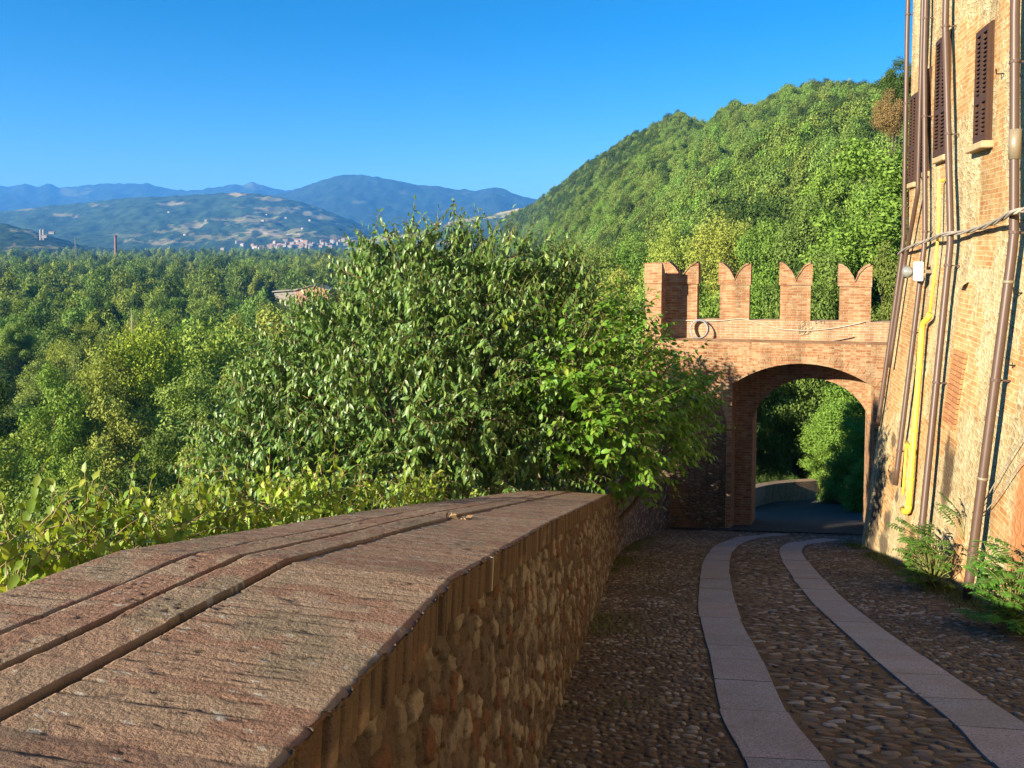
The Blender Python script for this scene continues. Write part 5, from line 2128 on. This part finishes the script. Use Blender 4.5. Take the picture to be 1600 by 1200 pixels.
# nearest trees behind the gate and along the hill foot, each its own thing
HG = 'trees on the slope behind the gateway'
BEHIND = [
    (1365, 215, 44, 210, 'loose', 'crown_lime', 'tall bright green acacia beside the house corner'),
    (1400, 95, 70, 60, 'loose', 'crown_deep', 'dark tree top peeping over the acacia by the house edge'),
    (1390, 146, 62, 50, 'round', 'crown_rust', 'rust brown tree top between the dark tree and the acacia'),
    (1330, 330, 50, 130, 'loose', 'crown_lime', 'light green acacia lower left of the tall one'),
    (1290, 395, 42, 130, 'loose', 'crown_green', 'green acacia rising between the third and fourth merlon'),
    (1195, 405, 44, 120, 'loose', 'crown_lime', 'light green acacia between the second and third merlon'),
    (1100, 430, 48, 120, 'loose', 'crown_lime', 'light green acacia left of the second merlon'),
    (1390, 380, 34, 110, 'loose', 'crown_green', 'green acacia between the last merlon and the house'),
    (1240, 425, 36, 110, 'loose', 'crown_green', 'green acacia low behind the middle merlon'),
    (1030, 430, 66, 110, 'round', 'crown_green', 'round green tree left behind the corner merlon'),
    (960, 425, 84, 110, 'loose', 'crown_olive', 'pale olive tree left of the gateway beyond the bright tree'),
    (1000, 450, 72, 100, 'loose', 'crown_olive', 'feathery pale olive tree close left of the corner merlon'),
    (930, 385, 130, 80, 'round', 'crown_green', 'round green tree at the hill foot above the bright tree'),
    (990, 370, 130, 80, 'round', 'crown_lime', 'fresh green round tree at the hill foot, right of the round green one'),
    (1050, 355, 120, 90, 'round', 'crown_olive', 'olive round tree on the hill foot above the corner merlon'),
    (1130, 345, 110, 100, 'round', 'crown_olive', 'yellowish round tree on the slope above the second merlon'),
    (1200, 340, 100, 100, 'round', 'crown_lime', 'bright green round tree on the slope above the third merlon'),
    (1265, 300, 95, 110, 'round', 'crown_green', 'mid green round tree on the slope left of the acacias'),
    (1300, 250, 100, 100, 'loose', 'crown_lime', 'lime green tree upslope left of the tall acacia'),
    (1385, 255, 56, 100, 'loose', 'crown_green', 'green tree tucked between the tall acacia and the house'),
]
for (a, b, D, w, sh, m_, lb) in BEHIND:
    p = at(a, b, D)
    zg_ = max(ground_z(p.x, p.y), -20)
    H = min(p.z - zg_, 16 if D < 80 else 13)
    w *= 1.15
    tree(p.x, p.y, p.z - H, H, w / 2 * D / F, sh, m_, lb, HG, name='tree', cf_=.02, full=D < 60)
# thicket seen through the arch
TG = 'thicket trees beyond the arch'
for (a, b, D, w, sh, m_, lb, H) in [
    (1330, 585, 31, 120, 'loose', 'crown_lime', 'light green acacia topping the thicket in the right of the arch', 5.4),
    (1290, 640, 32, 90, 'loose', 'crown_lime', 'light green bush in the middle of the arch thicket', 4.0),
    (1335, 655, 28, 100, 'loose', 'crown_lime', 'fresh green bush halfway down the arch thicket', 3.8),
    (1350, 720, 26, 84, 'loose', 'crown_lime', 'fresh green bush at the foot of the arch thicket beside the lane', 3.0),
    (1310, 725, 29, 76, 'loose', 'crown_green', 'green bush at the lane bend in the arch', 2.8),
    (1120, 552, 33, 110, 'round', 'crown_deep', 'dark tree added for shade, hidden behind the gateway left pier', 6.0),  # this and the next are put in to shade the arch's left side
    (1160, 560, 35.5, 70, 'round', 'crown_deep', 'dark tree added for shade just past the arch left jamb', 6.0),
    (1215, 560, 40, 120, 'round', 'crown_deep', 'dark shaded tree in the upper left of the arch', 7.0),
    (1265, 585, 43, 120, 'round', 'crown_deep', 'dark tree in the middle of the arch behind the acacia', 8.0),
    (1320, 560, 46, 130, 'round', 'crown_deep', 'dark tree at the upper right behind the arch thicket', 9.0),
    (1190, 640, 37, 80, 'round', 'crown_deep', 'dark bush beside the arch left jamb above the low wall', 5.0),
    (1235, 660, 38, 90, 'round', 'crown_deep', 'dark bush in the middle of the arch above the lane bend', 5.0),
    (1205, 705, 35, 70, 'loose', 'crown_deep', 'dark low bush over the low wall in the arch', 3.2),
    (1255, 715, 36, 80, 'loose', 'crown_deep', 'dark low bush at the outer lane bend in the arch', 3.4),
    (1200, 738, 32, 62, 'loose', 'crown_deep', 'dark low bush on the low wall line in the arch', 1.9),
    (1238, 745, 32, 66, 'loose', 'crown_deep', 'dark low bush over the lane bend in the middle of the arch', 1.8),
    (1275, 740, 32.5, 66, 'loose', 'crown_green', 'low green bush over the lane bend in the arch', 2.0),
    (1290, 690, 37, 80, 'loose', 'crown_deep', 'dark bush behind the green bush at the lane bend', 4.2),
]:
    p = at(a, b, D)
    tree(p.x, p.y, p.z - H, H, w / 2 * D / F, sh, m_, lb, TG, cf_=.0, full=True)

# conifer tops over the house corner
for (a, b, D, w, lb) in [(1436, -120, 40, 46, 'dark conifer whose branches peep past the top of the house corner')]:
    p = at(a, b, D)
    tree(p.x, p.y, p.z - 26, 26, w / 2 * D / F * 1.6, 'loose', 'crown_deep', lb, None, name='conifer', cf_=.05)

# (masses follow)
# source crowns for the masses: real trees standing in the wood
src = []
for i, (px, D, sh, m_, lb) in enumerate([(905, 300, 'round', 'crown_green', 'round green tree on the lower hill, leftmost above the bright tree'), (930, 290, 'loose', 'crown_green', 'loose green tree on the lower hill just above the bright tree'),
                                         (960, 285, 'round', 'crown_green', 'green tree on the lower hill left of the gateway'), (985, 280, 'round', 'crown_lime', 'light green tree on the lower hill left of the gateway'), (1010, 275, 'round', 'crown_deep', 'dark tree on the lower hill above the corner merlon')]):
    p = at(px, 400, D)
    r_, c = tree(p.x, p.y, -24 + (i % 3) * 2, 11, 5, sh, m_, lb, 'trees on the lower hill', low=True, cf_=.05)
    src.append(c)
srcv = []
for i, (px, D, sh, m_) in enumerate([(300, 262, 'tall', 'crown_green'), (360, 268, 'round', 'crown_green'), (120, 258, 'tall', 'crown_olive'), (40, 268, 'round', 'crown_deep')]):
    x = (px - 800) / F * D
    r_, c = tree(x, D, ground_z(x, D), 18, 6, sh, m_, LBL[m_] + ', among the farther rows', 'trees of the valley wood', low=True)
    srcv.append(c)

rng = np.random.default_rng(9)
N_ = 32000
u = rng.uniform(0, ns - 1, N_)
t = rng.uniform(0.0, 1.04, N_)
q = hill_pt(u, t)
# thin the samples to an even density: spread by distance
D_ = q[:, 1]
i_ = np.arange(ns)
w_len = np.interp(u, i_[:-1] + .5, np.linalg.norm(np.diff((rp + fp) / 2, axis=0), axis=1)) * np.linalg.norm(
    np.array([np.interp(u, i_, (rp - fp)[:, k]) for k in range(3)]).T, axis=1)
keep = rng.random(N_) < np.clip(w_len / np.percentile(w_len, 70), .05, 1)
q, u, t = q[keep], u[keep], t[keep]
sz = rng.uniform(1.9, 4.2, len(q)) * rng.choice([.8, 1, 1, 1.25], len(q)) * np.where(q[:, 1] < 200, .85, 1.0)
q[:, 2] -= 1.0
# leave room for the separate near trees
m_near = q[:, 1] > 75
q, sz = q[m_near], sz[m_near]
sz = sz * np.where(q[:, 1] < 260, 1.25, 1.0)
# the far shoulder carries a darker wood; thinner strips show between the crowns
ut = u[m_near] + 1.5 * fbm(q[:, 0] * .02, q[:, 1] * .02, 3, 90)
tt_ = t[m_near] + .5 * fbm(q[:, 0] * .03, q[:, 1] * .02, 3, 91)
dk = ((ut < 6.6) & (tt_ > .52)) | (fbm(q[:, 0] * .018, q[:, 1] * .010, 3, 92) > .17)
gap = fbm(q[:, 0] * .05, q[:, 1] * .03, 2, 93) > .30
scatter('hillside_wood', q[~dk & ~gap], sz[~dk & ~gap], src, 'dense green wood covering the whole hillside behind the gateway', 'wood')
scatter('hillside_wood', q[dk & ~gap], sz[dk & ~gap], [src[4], src[0], src[4]], 'darker wood along the far shoulder of the hillside', 'wood')

# far part of the valley wood
N_ = 5200
D = np.sqrt(rng.uniform(290 ** 2, 1150 ** 2, N_))
pxs = rng.uniform(-80, 830, N_)
x = (pxs - 800) / F * D
cl = fbm(x * .008, D * .004, 3, 44)
keep = (cl > -.16) & ~((pxs > 425) & (pxs < 545) & (D > 290) & (D < 415)) & ~((pxs > 330) & (pxs < 440) & (D > 360) & (D < 440))
x, D = x[keep], D[keep]
zz = np.array([ground_z(a, b) for a, b in zip(x, D)])
sz = rng.uniform(4.5, 8.5, len(x))
x2 = rng.uniform(-1, 1, 1500)
D2 = np.sqrt(rng.uniform(1150 ** 2, 2400 ** 2, 1500))
x2 = (rng.uniform(-80, 830, 1500) - 800) / F * D2
k2 = fbm(x2 * .004, D2 * .002, 3, 47) > 0
x, D, sz = np.concatenate([x, x2[k2]]), np.concatenate([D, D2[k2]]), np.concatenate([sz, rng.uniform(6, 11, int(k2.sum()))])
zz = np.array([ground_z(a, b) for a, b in zip(x, D)])
scatter('valley_wood', np.stack([x, D, zz], 1), sz, srcv, 'far riverside wood spread over the valley floor', 'wood', hz=(.9, 1.7))

# scrub on the slope under the wall
N_ = 2600
D = rng.uniform(13, 100, N_)
pxs = rng.uniform(-250, 760, N_)
x = (pxs - 800) / F * D
keep = (x < np.array([xin(min(d, 20)) for d in D]) - 4.5)
x, D = x[keep], D[keep]
zz = np.array([ground_z(a, b) for a, b in zip(x, D)])
keep = (zz > -36.5) & (rng.random(len(x)) < .8)
x, D, zz = x[keep], D[keep], zz[keep]
srcs = []
for i, (px, D_, m_, lb) in enumerate([(60, 40, 'crown_olive', 'olive bush on the bank left below the wall'), (150, 38, 'crown_lime', 'light green bush on the bank below the wall'), (250, 40, 'crown_green', 'green bush on the bank below the wall, left of the dark tree'), (-10, 38, 'crown_tan', 'dry tan bush on the bank at the left edge')]):
    xx = (px - 800) / F * D_
    r__, c = tree(xx, D_, ground_z(xx, D_), 4.2, 2.4, 'loose', m_, lb, 'bushes on the bank below the wall', name='bush', low=False, cf_=.02, full=True)
    srcs.append(c)
scatter('slope_scrub', np.stack([x, D, zz - .3], 1), rng.uniform(1.2, 2.5, len(x)), srcs, 'tangled scrub covering the bank below the wall', 'scrub', hz=(1.0, 1.3))
# ------------------------------------------------------------------ far hills and mountains
def far_mat(name, forest, fields, bump=20, fscale=.004):
    k = NT(name)
    p = k.pos()
    n1 = k.noise(p, fscale * 4, 8, .65)
    c = k.ramp(n1, [(.3, tuple(x * .55 for x in forest)), (.5, forest), (.7, tuple(x * 1.5 for x in forest))])
    a = k.n('Attribute', {'attribute_name': 'field'}).outputs['Fac']
    fc = k.ramp(k.noise(p, fscale * 2, 4), [(.35, fields[0]), (.5, fields[1]), (.65, fields[2])])
    c = k.mix(a, c, fc)
    return k.done(c, 1.0, k.bump(n1, bump, .8), .03)


HILLSURF = {}


def far_hill(name, ridge, base_y, D0, D1, material, relief, seed, fields=(), x0=-300, x1=1900, back=.3, p=.8, nx_=520, nt=90):
    """a real slope: foot at distance D0 (image row base_y), crest at D1 along the given skyline"""
    rx, ry = zip(*ridge)
    pxs = np.linspace(x0, x1, nx_)
    ts = np.linspace(0, 1 + back, nt)
    PX, T = np.meshgrid(pxs, ts, indexing='ij')
    crest = np.interp(PX, rx, ry)
    Dd = D0 + (D1 - D0) * T
    tt = np.clip(T, 0, 1)
    py = base_y + (crest - base_y) * tt ** p
    nz_ = fbm(PX * .018, T * 3.2, 5, seed) + .5 * fbm(PX * .05, T * 8, 4, seed + 3)
    env = np.sin(np.clip(tt, 0, 1) * math.pi) ** .8
    py = py + nz_ * relief * env
    py = py + np.maximum(T - 1, 0) * 220
    py = np.where(T < 1, np.minimum(py, base_y + 3), py)
    xc, yc = (PX - 800) / F, (PPY - py) / F
    dy = CP + yc * SP
    X = xc / dy * Dd
    Z = (-SP + yc * CP) / dy * Dd
    # small-scale ripple along the crest in metres
    Z = Z + fbm(X / D1 * 150, Dd / D1 * 60, 4, seed + 9) * D1 * .004
    V = np.stack([X, Dd, Z], -1).reshape(-1, 3)
    i0 = (np.arange(nx_ - 1)[:, None] * nt + np.arange(nt - 1)[None])
    quads = np.stack([i0, i0 + nt, i0 + nt + 1, i0 + 1], -1).reshape(-1, 4)
    me = np_mesh(name, V, [quads], True)
    fld = np.zeros(PX.shape)
    for (fx, fy, fw, fh, sl, st) in fields:
        dx = (PX - fx) / fw
        dyy = (py - fy - (PX - fx) * sl) / fh
        wv = .8 - np.hypot(dx, dyy) + 2.6 * fbm(PX * .09, py * .35, 4, seed + 5)
        fld = np.maximum(fld, np.clip(wv * 5, 0, 1) * st)
    a = me.attributes.new('field', 'FLOAT', 'POINT')
    a.data.foreach_set('value', fld.astype(np.float32).ravel())
    o = tag(link(name, me, None, (material,)), kind='structure')
    HILLSURF[name + str(seed)] = (pxs, ts, py, X, Dd, Z)
    return o


def on_hill(name, px, py_):
    pxs, ts, py, X, Dd, Z = HILLSURF[name]
    i = int(np.argmin(abs(pxs - px)))
    col = py[i][ts <= 1]
    j = int(np.argmin(abs(col - py_)))
    f_ = (px - pxs[i]) / F * Dd[i, j]
    return Vector((X[i, j] + f_, Dd[i, j], Z[i, j]))


MF = far_mat('mountain_forest', (.022, .036, .022), ((.16, .13, .08), (.11, .12, .05), (.20, .17, .10)), 40, .0009)
MM = far_mat('mid_forest', (.040, .066, .026), ((.42, .29, .13), (.22, .21, .07), (.50, .37, .19)), 18, .0022)
far_hill('mountain', [(-300, 300), (-60, 292), (0, 289), (15, 292), (38, 286), (60, 291), (76, 287), (92, 293), (112, 290), (160, 287), (230, 286), (250, 292), (275, 297), (300, 297), (330, 294), (365, 287), (378, 290), (396, 284), (415, 291), (440, 296), (500, 300), (700, 320), (1900, 330)],
         372, 7200, 9800, MF, 16, 61, [(110, 300, 30, 8, .1, .5), (395, 291, 18, 6, 0, .5)])
far_hill('mountain', [(-300, 345), (300, 338), (400, 310), (455, 298), (490, 284), (520, 275), (545, 272), (575, 274), (610, 279), (650, 287), (700, 293), (745, 297), (770, 293), (790, 296), (815, 306), (835, 311), (870, 316), (1000, 322), (1900, 330)],
         380, 5600, 7600, MF, 15, 62, [(625, 300, 14, 3, 0, .6), (700, 330, 20, 3, 0, .7), (730, 300, 12, 2, 0, .5), (560, 316, 10, 2, .1, .5)])
far_hill('hill', [(-300, 335), (0, 331), (60, 323), (130, 317), (200, 309), (300, 304), (372, 300), (420, 304), (470, 315), (520, 332), (570, 352), (620, 366), (700, 372), (1900, 378)],
         396, 3000, 5000, MM, 11, 63,
         [(372, 304, 18, 4, 0, 1), (425, 312, 26, 4, .1, .9), (440, 328, 60, 7, .05, .7), (400, 345, 45, 9, .0, .8), (430, 364, 55, 9, .05, 1), (300, 352, 40, 7, -.2, .7), (490, 335, 40, 6, .3, .8), (350, 372, 50, 6, 0, .7),
          (40, 327, 30, 3, 0, .5), (150, 320, 20, 3, 0, .6), (105, 336, 24, 3, 0, .6), (270, 318, 24, 3, 0, .6), (520, 372, 40, 6, 0, .7), (260, 378, 60, 5, 0, .5), (200, 368, 30, 4, 0, .4)])
far_hill('hill', [(-300, 392), (300, 392), (520, 384), (560, 377), (600, 368), (650, 357), (700, 348), (760, 335), (825, 322), (900, 312), (1900, 300)],
         402, 2300, 3800, MM, 8, 64, [(600, 372, 34, 6, -.1, 1), (650, 366, 40, 5, -.15, .9), (720, 346, 40, 5, -.2, .9), (790, 333, 40, 5, -.2, 1), (560, 386, 40, 4, 0, .8), (680, 378, 50, 4, 0, .6)])
far_hill('hill', [(-300, 330), (-60, 345), (0, 349), (20, 352), (50, 360), (90, 372), (130, 384), (200, 391), (400, 393), (1900, 395)],
         404, 1700, 2500, MM, 5, 65, [(45, 362, 40, 5, .12, 1), (60, 386, 40, 4, 0, .6), (10, 396, 30, 4, 0, .6)])

# ------------------------------------------------------------------ far houses
MW = [plain('pale_render', (.30, .27, .22), .9, .1, 0, .1, .05), plain('white_render', (.38, .36, .32), .9, .1, 0, .1, .05), plain('ochre_render', (.30, .22, .14), .9, .1, 0, .1, .05), plain('pink_render', (.44, .24, .16), .9, .1, 0, .1, .3)]
MRF = plain('far_roof', (.32, .17, .10), .9, .1, 0, .2, .2)
MWIN = plain('far_window', (.05, .05, .06), .3, .4, 0, .1)


def far_house(p, w, d, h, rz, mw, label, group, name='house', z0=-3.0):
    r = h * .28
    hw, hd = w / 2, d / 2
    me = bpy.data.meshes.new('house')
    V = [(-hw, -hd, z0), (hw, -hd, z0), (hw, hd, z0), (-hw, hd, z0), (-hw, -hd, h), (hw, -hd, h), (hw, hd, h), (-hw, hd, h), (-hw, 0, h + r), (hw, 0, h + r)]
    e = .6
    V += [(-hw - e, -hd - e, h - .3), (hw + e, -hd - e, h - .3), (hw + e, 0, h + r + .15), (-hw - e, 0, h + r + .15), (hw + e, hd + e, h - .3), (-hw - e, hd + e, h - .3)]
    Fc = [(0, 1, 5, 4), (1, 2, 6, 9, 5), (2, 3, 7, 6), (3, 0, 4, 8, 7), (10, 11, 12, 13), (13, 12, 14, 15)]
    # window openings as slightly proud dark panels
    nwin = max(2, int(w / 4))
    mi = [0, 0, 0, 0, 1, 1]
    for i in range(nwin):
        for f_ in range(max(1, int(h / 3.2))):
            x = -hw + w * (i + .5) / nwin
            z = 1.2 + f_ * 3.1
            b = len(V)
            V += [(x - .5, -hd - .05, z), (x + .5, -hd - .05, z), (x + .5, -hd - .05, z + 1.4), (x - .5, -hd - .05, z + 1.4)]
            Fc.append((b, b + 1, b + 2, b + 3))
            mi.append(2)
    me.from_pydata(V, [], Fc)
    for m_ in (mw, MRF, MWIN):
        me.materials.append(m_)
    for pl, i in zip(me.polygons, mi):
        pl.material_index = i
    o = bpy.data.objects.new(name, me)
    COL.objects.link(o)
    o.location = p
    o.rotation_euler = (0, 0, rz)
    return tag(o, label, 'house', group)


r_ = random.Random(3)
for i in range(64):
    px = r_.choice([r_.gauss(430, 30), r_.gauss(500, 30), r_.uniform(368, 555)])
    py = 391 - abs(r_.gauss(0, 5)) - (4 if px > 440 else 0) * r_.random() - max(0, (px - 470)) * .05
    p = on_hill('hill63', px, py)
    far_house(p, r_.uniform(10, 24), r_.uniform(9, 13), r_.uniform(6, 13), r_.uniform(-.7, .7), MW[r_.choice((0, 0, 1, 1, 2))], 'small pale house of the distant valley town', 'houses of the distant valley town')
for i in range(26):
    nm = 'hill'
    px, py = r_.choice([(r_.uniform(660, 820), r_.uniform(330, 372)), (r_.uniform(230, 520), r_.uniform(325, 380)), (r_.uniform(590, 700), r_.uniform(345, 375))])
    nm = 'hill'
    p = on_hill('hill64' if px > 580 else 'hill63', px, py)
    far_house(p, r_.uniform(9, 16), 9, r_.uniform(5, 8), r_.uniform(-.7, .7), MW[r_.choice((0, 1))], 'lone pale farmhouse dotted on the far slopes', 'farmhouses on the far slopes')

# farm house in the valley
p = at(482, 460, 390)
gz = -24
fh = empty('farmhouse', (p.x, p.y, gz - 6), 'pink farmhouse with pale gabled roof in a clearing of the valley wood', 'house')
hh0 = p.z
mb = MB()
w_, d_2, h_ = 8.2, 9, 6.0
zt = at(482, 452, 390).z
zbm = zt - 9
c = Vector((p.x + 2, p.y, 0))
mb.add([(c.x - w_, c.y, zbm), (c.x + w_, c.y, zbm), (c.x + w_, c.y + 14, zbm), (c.x - w_, c.y + 14, zbm), (c.x - w_, c.y, zt - .4), (c.x + w_, c.y, zt - .4), (c.x + w_, c.y + 14, zt - .4), (c.x - w_, c.y + 14, zt - .4), (c.x, c.y, zt + 1.8), (c.x, c.y + 14, zt + 1.8)],
       [(0, 1, 5, 8, 4), (1, 2, 6, 5), (3, 0, 4, 7), (2, 3, 7, 9, 6)])
mb.build('wall', MW[3], fh)
mb = MB()
e = .9
for s in (-1, 1):
    mb.prism([(c.x + s * (w_ + e), c.y - .8, zt - .75), (c.x, c.y - .8, zt + 2.0), (c.x, c.y + 14.6, zt + 2.0), (c.x + s * (w_ + e), c.y + 14.6, zt - .75)], (0, 0, .3))
mb.build('roof', MW[0], fh)
mb = MB()
mb.prism([(c.x - w_ - 13, c.y + 2, zt - 1.6), (c.x - w_ - .1, c.y + 2, zt - .6), (c.x - w_ - .1, c.y + 10, zt - .6), (c.x - w_ - 13, c.y + 10, zt - 1.6)], (0, 0, .5))
mb.add([(c.x - w_ - 12, c.y + 3, zbm), (c.x - w_ - .1, c.y + 3, zbm), (c.x - w_ - .1, c.y + 3, zt - .65), (c.x - w_ - 12, c.y + 3, zt - 1.55)], [(0, 1, 2, 3)])
mb.build('lean_to', MW[0], fh)
for s in (-4, 0, 4):
    mb = MB()
    mb.obox((c.x + s, c.y - .04, zt - 2.6), (.7, 0, 0), (0, .05, 0), (0, 0, .8))
    mb.build('window', MWIN, fh)

# silo, chimney and mast far left
p = at(66, 368, 2000)
sl = empty('silo', p, 'white twin silo standing on the low left hill', 'silo')
mb = MB()
for s in (-4, 4):
    mb.tube([(p.x + s, p.y, p.z - 12), (p.x + s, p.y, p.z + 14), (p.x + s, p.y, p.z + 16)], [3.0, 3.0, 1.0], 14)
mb.build('tank', MW[0], sl)
far_house(at(81, 364, 1995), 13, 7, 3, .1, MW[0], 'long white shed beside the twin silo', None, name='shed')
far_house(at(70, 370, 1990), 12, 9, 4, .1, MW[0], 'small pale shed at the foot of the twin silo', None, name='shed')
p = at(181, 392, 1150)
ch = empty('chimney_stack', p, 'tall reddish brick chimney rising from the valley wood', 'chimney')
mb = MB()
mb.tube([(p.x, p.y, p.z - 20), (p.x, p.y, p.z + 22)], 2.4, 12, 1.7)
mb.build('shaft', plain('chimney_brick', (.25, .12, .09), .9, .1), ch)
mb = MB()
mb.tube([(p.x, p.y, p.z + 21), (p.x, p.y, p.z + 23)], 2.2, 12)
mb.build('cap', plain('chimney_cap', (.16, .09, .07), .9, .1), ch)
p = at(118, 392, 1200)
ms = empty('mast', p, 'thin grey lattice mast above the valley trees', 'mast')
mb = MB()
for (sx, sy) in ((-1, -1), (1, -1), (1, 1), (-1, 1)):
    mb.tube([(p.x + sx * 1.6, p.y + sy * 1.6, p.z - 25), (p.x + sx * .3, p.y + sy * .3, p.z + 22)], .22, 5)
for i in range(10):
    z = p.z - 20 + i * 4.2
    r__ = 1.5 - i * .12
    mb.tube([(p.x - r__, p.y - r__, z), (p.x + r__, p.y - r__, z + 3)], .1, 4)
mb.build('lattice', M['pale_metal'], ms)

# ------------------------------------------------------------------ haze
mb = MB()
x0, x1, y0, y1, z0, z1 = -16000, 16000, -1500, 15500, -60, 880
mb.obox(((x0 + x1) / 2, (y0 + y1) / 2, (z0 + z1) / 2), ((x1 - x0) / 2, 0, 0), (0, (y1 - y0) / 2, 0), (0, 0, (z1 - z0) / 2))
k = NT('haze')
pv = k.n('VolumePrincipled', Color=(0.10, 0.40, 1.0, 1), Density=1.0e-4, Anisotropy=0.0)
k.t.links.new(pv.outputs[0], k.out.inputs['Volume'])
tag(mb.build('haze', k.m, None), kind='stuff')
